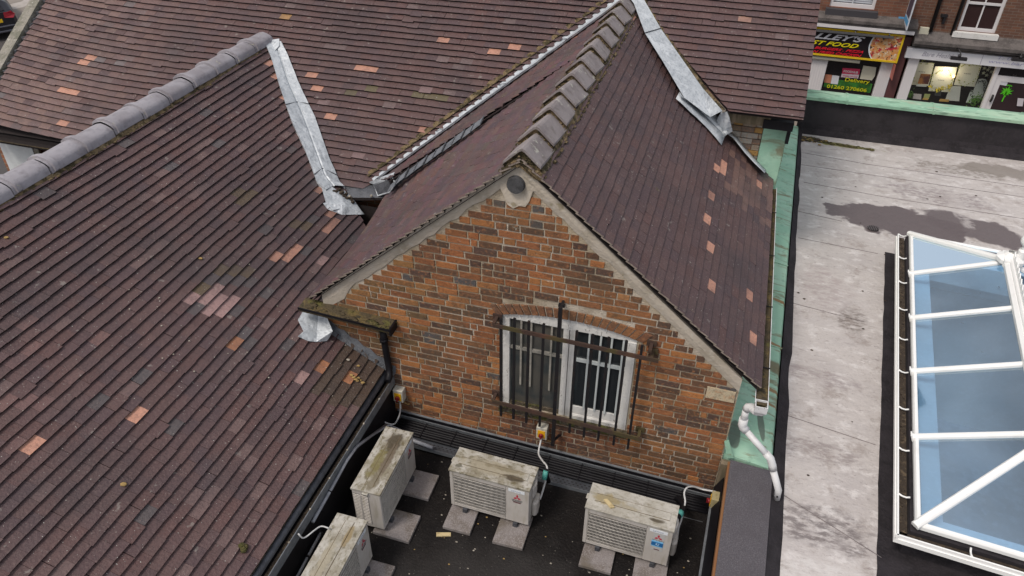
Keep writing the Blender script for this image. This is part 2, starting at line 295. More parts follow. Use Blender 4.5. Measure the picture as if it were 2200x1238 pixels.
# ------------------------------------------------------------------ mesh builder
class MB:
    def __init__(s): s.v = []; s.f = []; s.fm = []; s.fc = []; s.sm = []
    def face(s, pts, m=0, c=(1, 1, 1), smooth=False):
        i = len(s.v); s.v += [V(p) for p in pts]; s.f.append(list(range(i, i+len(pts)))); s.fm.append(m); s.fc.append(c); s.sm.append(smooth); return s
    def grid(s, idx, m=0, c=(1, 1, 1), smooth=False):
        s.f.append(idx); s.fm.append(m); s.fc.append(c); s.sm.append(smooth)
    def prism(s, poly, ext, m=0, c=(1, 1, 1)):
        """poly: list of points, ext: extrusion vector"""
        ext = V(ext); n = len(poly); i = len(s.v); s.v += [V(p) for p in poly] + [V(p)+ext for p in poly]
        s.grid(list(range(i, i+n)), m, c); s.grid(list(range(i+n, i+2*n))[::-1], m, c)
        for k in range(n): s.grid([i+k, i+(k+1) % n, i+n+(k+1) % n, i+n+k], m, c)
        return s
    def box(s, c0, c1, m=0, c=(1, 1, 1)):
        x0, y0, z0 = c0; x1, y1, z1 = c1
        return s.prism([(x0, y0, z0), (x1, y0, z0), (x1, y1, z0), (x0, y1, z0)], (0, 0, z1-z0), m, c)
    def beam(s, p0, p1, w, h, up=(0, 0, 1), m=0, c=(1, 1, 1), prof=None):
        p0, p1 = V(p0), V(p1); d = (p1-p0).normalized(); x = d.cross(V(up)).normalized(); y = x.cross(d)
        prof = prof or [(-.5, -.5), (.5, -.5), (.5, .5), (-.5, .5)]
        return s.prism([p0+x*(a*w)+y*(b*h) for a, b in prof], p1-p0, m, c)
    def tube(s, pts, r, n=8, m=0, c=(1, 1, 1), closed=True):
        pts = [V(p) for p in pts]; i0 = len(s.v); ref = None
        for k, p in enumerate(pts):
            t = (pts[min(k+1, len(pts)-1)]-pts[max(k-1, 0)]).normalized()
            if ref is None: ref = V((0, 0, 1)) if abs(t.z) < .9 else V((1, 0, 0))
            x = t.cross(ref).normalized(); y = x.cross(t).normalized(); ref = y
            rr = r[k] if isinstance(r, (list, tuple)) else r
            for q in range(n):
                a_ = 2*math.pi*q/n; s.v.append(p+x*(rr*math.cos(a_))+y*(rr*math.sin(a_)))
        for k in range(len(pts)-1):
            for q in range(n):
                a_ = i0+k*n+q; b_ = i0+k*n+(q+1) % n; s.grid([a_, b_, b_+n, a_+n], m, c, True)
        if closed:
            s.grid(list(range(i0, i0+n))[::-1], m, c); s.grid(list(range(i0+(len(pts)-1)*n, i0+len(pts)*n)), m, c)
        return s
    def strip(s, a, b, m=0, c=(1, 1, 1), smooth=False):
        i = len(s.v); n = len(a); s.v += [V(p) for p in a]+[V(p) for p in b]
        for k in range(n-1): s.grid([i+k, i+k+1, i+n+k+1, i+n+k], m, c, smooth)
        return s
    def lump(s, p, r, m=0, c=(1, 1, 1), q=.35, flat=(1, 1, 1)):
        """small irregular pebble or moss cushion"""
        p = V(p); i = len(s.v); rings = [(-.75, .6), (0, 1), (.75, .62)]
        for zz, rr in rings:
            for k in range(6):
                a_ = k*math.pi/3+rnd.random()*.5; f_ = rr*(1-q/2+rnd.random()*q)
                s.v.append(p+V((r*f_*math.cos(a_)*flat[0], r*f_*math.sin(a_)*flat[1], r*zz*flat[2])))
        for j in range(2):
            for k in range(6): s.grid([i+j*6+k, i+j*6+(k+1) % 6, i+j*6+6+(k+1) % 6, i+j*6+6+k], m, c, True)
        s.grid([i+12+k for k in range(6)], m, c); s.grid([i+5-k for k in range(6)], m, c); return s
    def build(s, name, mats, parent=None, solid=0, bevel=0, fix=True, world=True):
        me = bpy.data.meshes.new(name)
        off = V(parent.get('_o', (0, 0, 0))) if (parent is not None and world) else V((0, 0, 0))
        if parent is not None and parent.parent is not None and world: off = V(parent.get('_o', (0, 0, 0)))
        me.from_pydata([tuple(v-off) for v in s.v], [], s.f)
        if not isinstance(mats, (list, tuple)): mats = [mats]
        for m_ in mats: me.materials.append(m_.m)
        me.polygons.foreach_set('material_index', s.fm); me.polygons.foreach_set('use_smooth', s.sm)
        if any(c != (1, 1, 1) for c in s.fc):
            at = me.attributes.new('tint', 'FLOAT_COLOR', 'CORNER'); buf = []
            for f, c in zip(s.f, s.fc): buf += [c[0], c[1], c[2], 1.0]*len(f)
            at.data.foreach_set('color', buf)
        if fix:
            bm = bmesh.new(); bm.from_mesh(me); bmesh.ops.recalc_face_normals(bm, faces=bm.faces); bm.to_mesh(me); bm.free()
        me.update()
        o = bpy.data.objects.new(name, me); COL.objects.link(o)
        if parent is not None:
            o.parent = parent; o['_o'] = tuple(off)
        if solid:
            md = o.modifiers.new('thickness', 'SOLIDIFY'); md.thickness = solid; md.offset = 0
        if bevel:
            md = o.modifiers.new('edges', 'BEVEL'); md.width = bevel; md.segments = 2; md.limit_method = 'ANGLE'; md.angle_limit = R(40)
        return o
def tag(o, label, cat, group=None):
    o['label'] = label; o['category'] = cat
    if group: o['group'] = group
    return o
def thing(name, loc, label, cat, group=None, rz=0):
    o = bpy.data.objects.new(name, None); COL.objects.link(o); o.location = loc; o.rotation_euler = (0, 0, rz); o.empty_display_size = .1
    o['_o'] = tuple(loc); return tag(o, label, cat, group)
def struct(o, kind='structure'): o['kind'] = kind; return o
def part(name, parent, mats, fn, **k):
    b = MB(); fn(b); return b.build(name, mats, parent, **k)
def text(parent, name, s, x0, x1, z0, z1, y, mat, shear=0, bold=0, depth=.004, face='-Y', world=True):
    """lettering as a mesh that fills the box x0..x1, z0..z1, standing at y and facing -Y"""
    cu = bpy.data.curves.new(name, 'FONT'); cu.body = s; cu.shear = shear; cu.offset = bold; cu.extrude = .02; cu.resolution_u = 3
    t = bpy.data.objects.new(name+'_tmp', cu); COL.objects.link(t)
    dg = bpy.context.evaluated_depsgraph_get(); me = bpy.data.meshes.new_from_object(t.evaluated_get(dg))
    bpy.data.objects.remove(t); bpy.data.curves.remove(cu)
    xs = [v.co.x for v in me.vertices]; ys = [v.co.y for v in me.vertices]; a0, a1, b0, b1 = min(xs), max(xs), min(ys), max(ys)
    off = V(parent.get('_o', (0, 0, 0))) if world else V((0, 0, 0))
    for v in me.vertices:
        v.co = V((x0+(v.co.x-a0)/(a1-a0)*(x1-x0), y-(v.co.z+.02)/.04*depth, z0+(v.co.y-b0)/(b1-b0)*(z1-z0)))-off
    me.materials.clear(); me.materials.append(mat.m)
    o = bpy.data.objects.new(name, me); COL.objects.link(o); o.parent = parent; o['_o'] = tuple(off); return o

# ------------------------------------------------------------------ tile slopes
def clip(poly, a, b, inside):
    out = []; n = len(poly); f = lambda p: ((b[0]-a[0])*(p[1]-a[1])-(b[1]-a[1])*(p[0]-a[0]))*inside
    for k in range(n):
        p, q = poly[k], poly[(k+1) % n]; fp, fq = f(p), f(q)
        if fp >= 0: out.append(p)
        if fp*fq < 0:
            t = fp/(fp-fq); out.append((p[0]+(q[0]-p[0])*t, p[1]+(q[1]-p[1])*t))
    return out
def area2(P): return sum(P[i][0]*P[(i+1) % len(P)][1]-P[(i+1) % len(P)][0]*P[i][1] for i in range(len(P)))
PAL = [(.086, .047, .046), (.090, .050, .048), (.080, .045, .046), (.095, .053, .050), (.075, .044, .047), (.085, .049, .049), (.090, .046, .043)]
ORANGE = (.47, .235, .165); PINK = (.30, .185, .175); GREY = (.078, .064, .066); MOSSY = (.105, .072, .036); DUST = (.245, .19, .19)
def tiles(name, parent, O, U, S, poly, special=(), colfn=None, bend=None, gauge=.1, wid=.165, thick=.017, seed=1, edge=None, slip=.012):
    rg = random.Random(seed); O, U, S = V(O), V(U).normalized(), V(S).normalized(); N = U.cross(S)
    if N.z < 0: N = -N
    def us(p): d = V(p)-O; return (d.dot(U), d.dot(S))
    P = [us(p) if len(p) == 3 else p for p in poly]; sg = 1 if area2(P) > 0 else -1
    sp_ = [(us(p), c) for p, c in special]
    u0, u1 = min(p[0] for p in P), max(p[0] for p in P); s0, s1 = min(p[1] for p in P), max(p[1] for p in P)
    mb = MB()
    def W(u, s, h):
        q = O+U*u+S*s+N*h
        return q+bend(u, s) if bend else q
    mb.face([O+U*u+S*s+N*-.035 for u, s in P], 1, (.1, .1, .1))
    for j in range(int(math.floor(s0/gauge)), int(math.ceil(s1/gauge))):
        off = (j % 2)*wid/2+rg.uniform(-.012, .012); sag = rg.uniform(-.0015, .0015)
        for i in range(int((u0-off)/wid)-1, int((u1-off)/wid)+2):
            a = off+i*wid+rg.uniform(0, .0012); b = off+(i+1)*wid-rg.uniform(.0003, .0016 if rg.random() < .85 else .006); g = rg.gauss(0, .0018)+sag+.003*math.sin(i*.35+j)
            if rg.random() < slip: g -= rg.uniform(.008, .02)
            sk = rg.gauss(0, .0014); q = [(a, j*gauge+g-sk), (b, j*gauge+g+sk), (b, (j+1)*gauge+.012), (a, (j+1)*gauge+.012)]
            for k in range(len(P)):
                q = clip(q, P[k], P[(k+1) % len(P)], sg)
                if len(q) < 3: break
            if len(q) < 3: continue
            c = colfn(rg, (a+b)/2, j*gauge) if colfn else rg.choice(PAL)
            f_ = rg.uniform(.93, 1.07); c = tuple(x*f_ for x in c)
            for (uu, ss), cc in sp_:
                if a-.004 <= uu <= b+.004 and j*gauge-.004 <= ss < (j+1)*gauge-.004: c = cc
            l1, l2 = rg.gauss(0, .0012), rg.gauss(0, .0012)
            def h(u, s):
                t = min(1, max(0, (s-j*gauge)/gauge)); return thick*(1-t)*1.05+.002*t+(l1*(b-u)+l2*(u-a))/wid*(1-t)
            mb.face([W(u, s, h(u, s)) for u, s in q], 0, c)
            for k in range(len(q)):
                p1, p2 = q[k], q[(k+1) % len(q)]
                if p1[1] < j*gauge+.02 and p2[1] < j*gauge+.02 and abs(p1[0]-p2[0]) > .01:
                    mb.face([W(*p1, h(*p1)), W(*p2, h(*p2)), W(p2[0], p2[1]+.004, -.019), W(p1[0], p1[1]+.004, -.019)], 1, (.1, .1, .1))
                elif abs(p1[0]-p2[0]) < 1e-5:
                    ed = edge is not None and abs(p1[0]-edge) < wid
                    mb.face([W(*p1, h(*p1)), W(*p2, h(*p2)), W(*p2, h(*p2)-.014), W(*p1, h(*p1)-.014)], 2 if ed else 0, tuple(x*.75 for x in c))
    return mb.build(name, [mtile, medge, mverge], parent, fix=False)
# ================================================================== GABLED WING
EZ = 1.6
gab = thing('gabled_brick_building', (-.9, 0, 0), 'small brick building with a steep tiled gable, its barred window facing the dark flat roof', 'building')
XL, XR, XA, ZA = -2.97, 1.21, -.9, 3.43
SL = .872
def vz(x): return ZA-SL*abs(x-XA)
# window arch (underside of the brick arch) in wall coordinates
WX0, WX1, WZ0, WZ1, RISE = -1.055, .245, .63, 1.80, .10
def arch(x, extra=0):
    t = (x-(WX0+WX1)/2)/((WX1-WX0)/2); return WZ1+RISE*(1-t*t)+extra
def wallface(mb):
    n = 12; xs = [WX0+(WX1-WX0)*k/n for k in range(n+1)]
    mb.face([(XL, 0, -.3), (WX0, 0, -.3), (WX0, 0, vz(WX0)), (XL, 0, vz(XL))]); mb.face([(WX1, 0, -.3), (XR, 0, -.3), (XR, 0, vz(XR)), (WX1, 0, vz(WX1))])
    mb.face([(WX0, 0, -.3), (WX1, 0, -.3), (WX1, 0, WZ0), (WX0, 0, WZ0)])
    top = [(x, 0, vz(x)) for x in xs if x < XA-.01]+[(XA, 0, ZA)]+[(x, 0, vz(x)) for x in xs if x > XA+.01]
    for k in range(n):
        a, b = xs[k], xs[k+1]; t = [(b, 0, vz(b))]
        if a < XA < b: t.append((XA, 0, ZA))
        t.append((a, 0, vz(a))); mb.face([(a, 0, arch(a)), (b, 0, arch(b))]+t)
    # window reveals and body of the wall
    for k in range(n): mb.face([(xs[k], 0, arch(xs[k])), (xs[k+1], 0, arch(xs[k+1])), (xs[k+1], .22, arch(xs[k+1])), (xs[k], .22, arch(xs[k]))])
    for x in (WX0, WX1): mb.face([(x, 0, WZ0), (x, .22, WZ0), (x, .22, WZ1), (x, 0, WZ1)])
    mb.face([(WX0, 0, WZ0), (WX1, 0, WZ0), (WX1, .22, WZ0), (WX0, .22, WZ0)])
    mb.face([(XL, 0, -.3), (XL, 3.8, -.3), (XL, 3.8, vz(XL)), (XL, 0, vz(XL))]); mb.face([(XR, 0, -.3), (XR, 3.85, -.3), (XR, 3.85, vz(XR)), (XR, 0, vz(XR))])
wall = part('brick_wall', gab, mmortar, wallface)
# individual facing bricks, irregular bond
BP = [(.285, .103, .038), (.32, .122, .040), (.24, .090, .036), (.165, .072, .036), (.37, .148, .046), (.26, .10, .039), (.10, .054, .034), (.20, .09, .040), (.30, .108, .037), (.125, .064, .036), (.33, .14, .048), (.085, .048, .036)]
def brick(mb, x0, x1, z0, z1, c, rg, pr=.005):
    j = lambda: rg.gauss(0, .0018)
    o = [(x0+j(), -.0015, z0+j()), (x1+j(), -.0015, z0+j()), (x1+j(), -.0015, z1+j()), (x0+j(), -.0015, z1+j())]
    cxm, czm = (x0+x1)/2, (z0+z1)/2; p_ = -pr-rg.random()*.004
    i = [(x+(.0035 if x < cxm else -.0035), p_, z+(.003 if z < czm else -.003)) for x, y, z in o]
    b = len(mb.v); mb.v += [V(p) for p in o+i]; mb.grid([b+4, b+5, b+6, b+7], 0, c)
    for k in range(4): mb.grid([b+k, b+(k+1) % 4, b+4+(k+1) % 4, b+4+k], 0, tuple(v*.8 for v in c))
def bricks(mb):
    rg = random.Random(11); z = -.02; k = 0
    while z < 3.3:
        k += 1; h = .0625; zt = z+h
        lim0 = max(XL, XA-(ZA-.125-zt)/SL) if zt > 1.45 else XL
        lim1 = min(XR-.012, XA+(ZA-.125-zt)/SL) if zt > 1.45 else XR-.012
        if zt > 1.38: lim0 += rg.uniform(0, .045); lim1 -= rg.uniform(0, .045)
        x = lim0+rg.uniform(0, .01); hd = rg.random() < .35
        while x < lim1-.03:
            L = .104 if (rg.random() < (.62 if hd else .16)) else .214
            if rg.random() < .05: L = .06
            L += rg.gauss(0, .004); xe = min(x+L, lim1)
            if lim1-xe < .05: xe = lim1
            segs = [(x, xe)]
            mx_ = (x+xe)/2
            if zt > WZ0-.035 and z < WZ1+RISE+.13:
                if WX0-.12 < mx_ < WX1+.12 or (x < WX1 and xe > WX0):
                    zz = arch(min(max(mx_, WX0), WX1), .12)
                    lo, hi = WX0-.012, WX1+.012
                    if z > WZ1-.02: lo -= .05; hi += .05
                    if z < zz: segs = [s_ for s_ in ((x, min(xe, lo)), (max(x, hi), xe)) if s_[1]-s_[0] > .03]
            if math.hypot(mx_-(-.92), (z+zt)/2-3.22) < .17 or (abs(mx_+.92) < .10 and 3.0 < z < 3.3): segs = []
            for s0_, s1_ in segs:
                c = rg.choice(BP)
                if mx_ > -.2 and z > 2.0 and rg.random() < .12: c = (.52, .235, .085)
                if z > 2.9: c = rg.choice([(.38, .15, .05), (.33, .135, .055), (.29, .12, .05)])
                if mx_ < -1.8 and z > .9 and rg.random() < .4: c = tuple(a*.5+b*.5 for a, b in zip(c, (.20, .125, .045)))
                if z < .45 and -1 < mx_ < .2: c = tuple(a*.5+b*.5 for a, b in zip(c, (.10, .05, .045)))
                if rg.random() < .022: c = (.085, .080, .08)
                f_ = rg.uniform(.8, 1.15); brick(mb, s0_, s1_, z, zt, tuple(v*f_ for v in c), rg)
            x = xe+.0115
        z += .075
    # arch of bricks on edge
    n = 20; cxm = (WX0+WX1)/2; half = (WX1-WX0)/2+.05
    for k in range(n):
        u0 = -half+2*half*k/n+.004; u1 = -half+2*half*(k+1)/n-.004; c = rg.choice([(.22, .092, .042), (.18, .078, .04), (.26, .112, .045), (.14, .068, .042)])
        q = []
        for u, hh in ((u0, 0), (u1, 0), (u1, 1), (u0, 1)):
            t = u/half; zb = WZ1-.012+RISE*(1-t*t)*1.02; q.append((cxm+u+hh*t*.085, zb+.006+hh*.108))
        b = len(mb.v); pr = -.013-rg.random()*.003
        cx2 = sum(p[0] for p in q)/4; cz2 = sum(p[1] for p in q)/4
        mb.v += [V((x_, -.002, z_)) for x_, z_ in q]+[V((x_+(cx2-x_)*.12, pr, z_+(cz2-z_)*.08)) for x_, z_ in q]
        mb.grid([b+4, b+5, b+6, b+7], 0, c)
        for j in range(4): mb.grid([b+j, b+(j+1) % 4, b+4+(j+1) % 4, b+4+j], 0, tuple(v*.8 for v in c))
    # sandstone padstone near the right eaves
    brick(mb, .93, XR-.02, 1.30, 1.44, (.50, .42, .29), rg, .016)
part('facing_brickwork', wall, mbrick, bricks, fix=True)
# cement fillet under the verges, with the pointing round the blocked pipe
def fillet(mb):
    rg = random.Random(3)
    for sgn, xe in ((-1, XL), (1, XR)):
        n = 26; a = []; b = []; c = []
        for k in range(n+1):
            x = XA+(xe-XA)*k/n; wd = .105+rg.uniform(-.014, .022)+(.07 if (sgn < 0 and k > n-4) else 0)
            a.append((x, -.030, vz(x)+.02)); b.append((x, -.024, vz(x)-wd*.55)); c.append((x, -.008, vz(x)-wd*1.2))
        mb.strip(a, b, smooth=True); mb.strip(b, c, smooth=True)
        mb.strip([(p[0], .0, p[2]+.003) for p in a], a)
    pts = []
    for k in range(18):
        a_ = 2*math.pi*k/18; r_ = .15*(1+rg.uniform(-.08, .1)); pts.append((-.92+r_*math.cos(a_)*1.0, -.016, 3.225+r_*math.sin(a_)*(1.45 if math.sin(a_) < 0 else .9)))
    mb.face(pts); mb.face([(-1.12, -.018, 3.19), (-.68, -.018, 3.19), (-.88, -.018, 3.40), (-.92, -.018, 3.40)])
part('verge_fillet', gab, mfillet, fillet)
def roundel(mb):
    for k in range(20):
        a0, a1 = 2*math.pi*k/20, 2*math.pi*(k+1)/20; c = (-.922, 3.232)
        mb.face([(c[0]+.074*math.cos(a0), -.055, c[1]+.074*math.sin(a0)), (c[0]+.074*math.cos(a1), -.055, c[1]+.074*math.sin(a1)), (c[0]+.082*math.cos(a1), -.012, c[1]+.082*math.sin(a1)), (c[0]+.082*math.cos(a0), -.012, c[1]+.082*math.sin(a0))], smooth=True)
    mb.face([(-.922+.074*math.cos(2*math.pi*k/20), -.055, 3.232+.074*math.sin(2*math.pi*k/20)) for k in range(20)])
part('blocked_pipe', gab, simple('slate_plug', (.085, .085, .09), .85, .5, 14, 0, .006), roundel)
# --- roof slopes
def bendR(u, s):        # the right eaves rise a little towards the far end
    t = max(0, u)/3.85; return V((0, 0, .10*t*(1-min(1, s/2.9))))
O = V((1.372, 0, 1.58)); S = V((-.87-1.372, 0, 3.48-1.58)).normalized(); LR = V((-.87-1.372, 0, 3.48-1.58)).length
def cR(rg, u, s):
    c = rg.choice(PAL)
    c = tuple(a*.95 for a in c)
    if u > 2.5 and s < .75 and rg.random() < .55: c = tuple(a*.45+b*.55 for a, b in zip(c, (.20, .115, .09)))
    return c
def rs(px, py): return RS.at(px, py)
spR = [(rs(*p), ORANGE) for p in ((1523, 622), (1611, 647), (1609, 717), (1517, 529), (1522, 491), (1530, 438), (1541, 372), (1546, 360), (1553, 388), (1631, 408), (1360, 38))]
polyR = [(-.06, 0), (3.92, 0), (3.86, .45), (3.60, 1.05), (3.80, 1.62), (4.75, 2.85), (4.75, LR), (-.06, LR)]
# the region is concave: lay it as two convex sheets
tiles('right_roof_slope', gab, O, (0, 1, 0), S, [(-.06, 0), (3.86, 0), (3.86, LR), (-.06, LR)], spR, cR, bendR, seed=5, edge=-.06)
tiles('right_roof_slope', gab, O, (0, 1, 0), S, [(3.862, .86), (4.1, .90), (5.0, 1.9), (5.0, LR), (3.862, LR)], spR, cR, bendR, seed=6)
Ol = V((-3.1, 0, 1.575)); Sl = V((2.23, 0, 1.905)).normalized(); LL = V((2.23, 0, 1.905)).length
def cL(rg, u, s): return tuple(a*rg.uniform(1.0, 1.3) for a in rg.choice(PAL))
def lift(y, x): t = min(1, max(0, y-.7)/1.15); return .17*t*t*min(1, max(0, (-.95-x)/1.9))
def bendL(u, s): return V((0, 0, lift(u, -3.1+s*.76)))
tiles('left_roof_slope', gab, Ol, (0, 1, 0), Sl, [(-.06, 0), (2.35, 0), (3.0, LL), (-.06, LL)], (), cL, bendL, seed=8, edge=-.06, slip=.05, thick=.022)
v2 = V((-3.418, 2.144, 1.73)); r2 = V((-.87, 4.85, 3.46)); S2 = V((2.548, 0, 1.73)).normalized()
O2 = V((-3.55, 0, L2.z(-3.55, 0)))
sp2 = [(V((-1.5, 4.05, L2.z(-1.5, 4.05))), (.36, .17, .12)), (V((-1.35, 4.2, L2.z(-1.35, 4.2))), (.36, .17, .12))]
tiles('raised_left_roof_slope', gab, O2, (0, 1, 0), S2, [L2.p(-3.03, 1.84), L2.p(-3.36, 2.13), L2.p(-.93, 4.80), L2.p(-.87, 4.80), L2.p(-.95, 2.93)], sp2, cL, None, seed=9, edge=None)
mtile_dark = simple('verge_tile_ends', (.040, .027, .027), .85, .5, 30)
def cheek(mb):          # the step between the two left-hand slopes: tile ends over lead
    n = 22
    for k in range(n):
        x0 = -3.03+(2.05)*k/n; x1 = -3.03+2.05*(k+1)/n+.012; y0 = 1.84+1.06*k/n; y1 = 1.84+1.06*(k+1)/n
        za, zb = L2.z(x0, y0), L2.z(x1, y1); la, lb = LS.z(x0, y0)+lift(y0, x0)+.01, LS.z(x1, y1)+lift(y1, x1)+.01
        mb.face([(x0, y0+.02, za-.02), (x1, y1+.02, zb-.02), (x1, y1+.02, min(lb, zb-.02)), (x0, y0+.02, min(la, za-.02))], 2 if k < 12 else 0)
        for j in range(2):
            d = .018+.035*j
            mb.prism([(x0, y0-.012+.01*j, za-d), (x1, y1-.012+.01*j, zb-d), (x1, y1+.06, zb-d), (x0, y0+.06, za-d)], (0, 0, -.014), 1)
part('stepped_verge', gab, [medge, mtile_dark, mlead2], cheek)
mlead3 = simple('dull_lead', (.17, .18, .20), .5, .4, 9, .2, .003)
def soakers(mb):
    n = 10; rg = random.Random(4)
    for k in range(n):
        x0 = -3.0+1.0*k/n; x1 = x0+1.0/n+.01; y0 = 1.80+1.06*(x0+3.03)/2.05; y1 = 1.80+1.06*(x1+3.03)/2.05; h = .032+.006*(k % 2)
        la, lb = lift(y0, x0), lift(y1, x1); mb.face([LS.p(x0, y0-.15, h-.012+la), LS.p(x1, y1-.15, h-.006+lb), LS.p(x1, y1-.01, h+.028+lb), LS.p(x0, y0-.01, h+.022+la)], 0, smooth=True); mb.beam(LS.p(x1-.01, y1-.15, h+.002+lb), LS.p(x1-.01, y1-.01, h+.036+lb), .008, .006, m=1)
part('lead_soakers', gab, [mlead3, mlead2], soakers)
# --- ridge tiles: angular, each lifted on a mortar bed at its near end
mR = MB()
NR = 11
for k in range(NR):
    y0 = -.045+4.86*k/NR; y1 = y0+4.86/NR+.03; hi, lo = .098, .030; rg = random.Random(40+k); tw = rg.uniform(-.014, .014); wd = .162
    z0, z1 = 3.478+hi, 3.478+lo; t = .024
    def sec(y, z, sh): return [(-.87-wd+sh, y, z-wd*.86), (-.895+sh, y, z-.012), (-.87+sh, y, z), (-.845+sh, y, z-.012), (-.87+wd+sh, y, z-wd*.86)]
    b = MB(); A_, B_ = sec(y0, z0, tw), sec(y1, z1, -tw); b.strip(A_, B_, smooth=False)
    A2 = [(p[0], p[1], p[2]-t) for p in A_]; B2 = [(p[0], p[1], p[2]-t) for p in B_]; b.strip(A2, B2); b.strip(A_, A2); b.strip(B_, B2)
    b.face([A_[0], B_[0], B2[0], A2[0]]); b.face([A_[4], B_[4], B2[4], A2[4]])
    rt_ = b.build('ridge_tile', mridge, gab)
    c_ = MB()               # bedding mortar showing under the raised end
    P0 = [(p[0]*.985-.013, y0+.022, p[2]-t-.001) for p in A2]; q0 = None
    c_.strip(A2, P0); c_.strip(P0, [(p[0], p[1]+.0, p[2]-.075) for p in P0])
    rl = random.Random(90+k)
    for q in range(16):
        sd_ = rl.choice((-1, 1)); tt = rl.uniform(.05, .98)*wd; c_.lump((-.87+sd_*tt+tw, y0+rl.uniform(-.012, .02), z0-tt*.86-t-.030-rl.random()*.02), rl.uniform(.008, .018), q=.7, flat=(1.3, 1, .8))
    c_.build('bedding_mortar', mmossm if k else mmossm, rt_)
def bead(mb):
    mb.strip([(-.87+.155, y_*.2, RS.z(-.87+.155, y_*.2)+.04) for y_ in range(24)], [(-.87+.184+.010*math.sin(y_*2.3), y_*.2, RS.z(-.87+.184, y_*.2)+.014) for y_ in range(24)], smooth=True)               # lumpy mortar and moss squeezed out along the right-hand side
    rg = random.Random(77); y = 0
    while y < 4.7:
        x = -.87+.178+rg.uniform(-.012, .02); z = RS.z(x, y)+.012+rg.uniform(0, .012)
        mb.lump((x, y, z-.008), rg.uniform(.010, .026), q=.7, flat=(1, 1.9, .6)); y += rg.uniform(.014, .05)
    y = 0
    while y < 2.8:
        x = -.87-.195+rg.uniform(-.02, .012); mb.lump((x, y, LS.z(x, y)+.014), rg.uniform(.012, .026), q=.6, flat=(1, 1.5, .7)); y += rg.uniform(.03, .1)
part('ridge_mortar_bead', gab, mmossm, bead)
def rend(mb):
    mb.face([(-1.055, -.05, 3.31), (-1.04, -.05, 3.36), (-.9, -.048, 3.50), (-.84, -.048, 3.50), (-.70, -.05, 3.38), (-.685, -.05, 3.30), (-.76, -.052, 3.32), (-.87, -.055, 3.405), (-.93, -.055, 3.405)])
    mb.strip([(-1.055, -.05, 3.31), (-1.04, -.05, 3.36), (-.9, -.048, 3.475), (-.84, -.048, 3.475), (-.70, -.05, 3.36), (-.685, -.05, 3.30)], [(-1.055, .02, 3.31), (-1.04, .02, 3.36), (-.9, .02, 3.475), (-.84, .02, 3.475), (-.70, .02, 3.36), (-.685, .02, 3.30)])
part('ridge_end_mortar', gab, mmossm, rend)
# --- window
win = MB(); FY = .012
n = 14; xs = [WX0+.004+(WX1-WX0-.008)*k/n for k in range(n+1)]
for k in range(n):
    win.prism([(xs[k], FY, WZ1-.035), (xs[k+1], FY, WZ1-.035), (xs[k+1], FY, arch(xs[k+1], -.004)), (xs[k], FY, arch(xs[k], -.004))], (0, .07, 0))
for x0, x1, f in ((WX0+.004, WX0+.075, 0), (WX1-.085, WX1-.004, -.012), (-.452, -.395, .004), (-.388, -.335, .004)): win.box((x0, FY+f, WZ0), (x1, FY+.07, WZ1-.036))

win.box((-.334, FY-.015, WZ0+.005), (WX1-.086, FY+.065, WZ0+.05)); win.box((-.334, FY+.02, WZ0+.055), (WX1-.086, FY+.065, WZ0+.15))
wf = win.build('window_frame', mpaint, gab, bevel=.003)
part('lower_rail', wf, msill, lambda b: b.box((WX0+.076, FY+.01, WZ0), (-.453, FY+.06, WZ0+.04)))
part('window_pane', wf, mglassb, lambda b: b.box((WX0+.076, FY+.035, WZ0+.041), (-.453, FY+.041, WZ1-.036)))
part('window_pane', wf, mglassw, lambda b: b.box((-.334, FY+.035, WZ0+.151), (WX1-.086, FY+.041, WZ1-.036)))
def inner(x0, x1):
    def f(b):
        b.box((x0, FY+.012, 1.385), (x1, FY+.034, 1.42))
        for q in (.27, .49, .70, .92):
            xx = x0+(x1-x0)*q; b.box((xx-.009, FY+.006, WZ0+.15), (xx+.009, FY+.028, WZ1-.037))
    return f
part('glazing_bars', wf, mpaintc, inner(-.334, WX1-.086))
part('glazing_bars', wf, simple('grimy_paint', (.36, .34, .30), .8, .3), lambda b: (b.box((WX0+.076, FY+.012, 1.385), (-.453, FY+.034, 1.42)), [b.box((x-.009, FY+.006, WZ0+.3), (x+.009, FY+.028, WZ1-.037)) for x in (-.865, -.765, -.565)]))
def sillf(b):
    b.box((WX0-.02, -.055, WZ0-.062), (WX1+.02, .12, WZ0-.002)); rg = random.Random(5)
    for k in range(26): b.lump((rg.uniform(WX0, WX1-.3), rg.uniform(-.06, -.01), WZ0+.004), rg.uniform(.008, .022), flat=(1.4, 1, .6))
part('window_sill', wf, msill, sillf)
# --- gutters and flashing of the gable wing
def gutR(b):
    p0, p1 = V((1.405, -.16, 1.50)), V((1.385, 3.80, 1.60)); n = 8
    def sec(p): return [p+V((.058*math.cos(math.pi+math.pi*k/n), 0, .058*math.sin(math.pi+math.pi*k/n))) for k in range(n+1)]
    A_, B_ = sec(p0), sec(p1); b.strip(A_, B_, 0, smooth=True)
    A2 = [p0+(p-p0)*.9 for p in A_]; B2 = [p1+(p-p1)*.9 for p in B_]; b.strip(A2, B2, 1, smooth=True); b.strip([A_[-1], A2[-1]], [B_[-1], B2[-1]], 2); b.strip([A_[0], A2[0]], [B_[0], B2[0]], 2)
    b.face([p0+V((-.05, 0, -.022)), p1+V((-.05, 0, -.022)), p1+V((.05, 0, -.022)), p0+V((.05, 0, -.022))], 1)
    for t in (.12, .36, .60, .84):
        p = p0.lerp(p1, t); b.beam(p+V((-.06, 0, .004)), p+V((.062, 0, .004)), .012, .006, m=3)
part('right_gutter', gab, [mwhite2, mgut, mwhite2, mblackp], gutR)
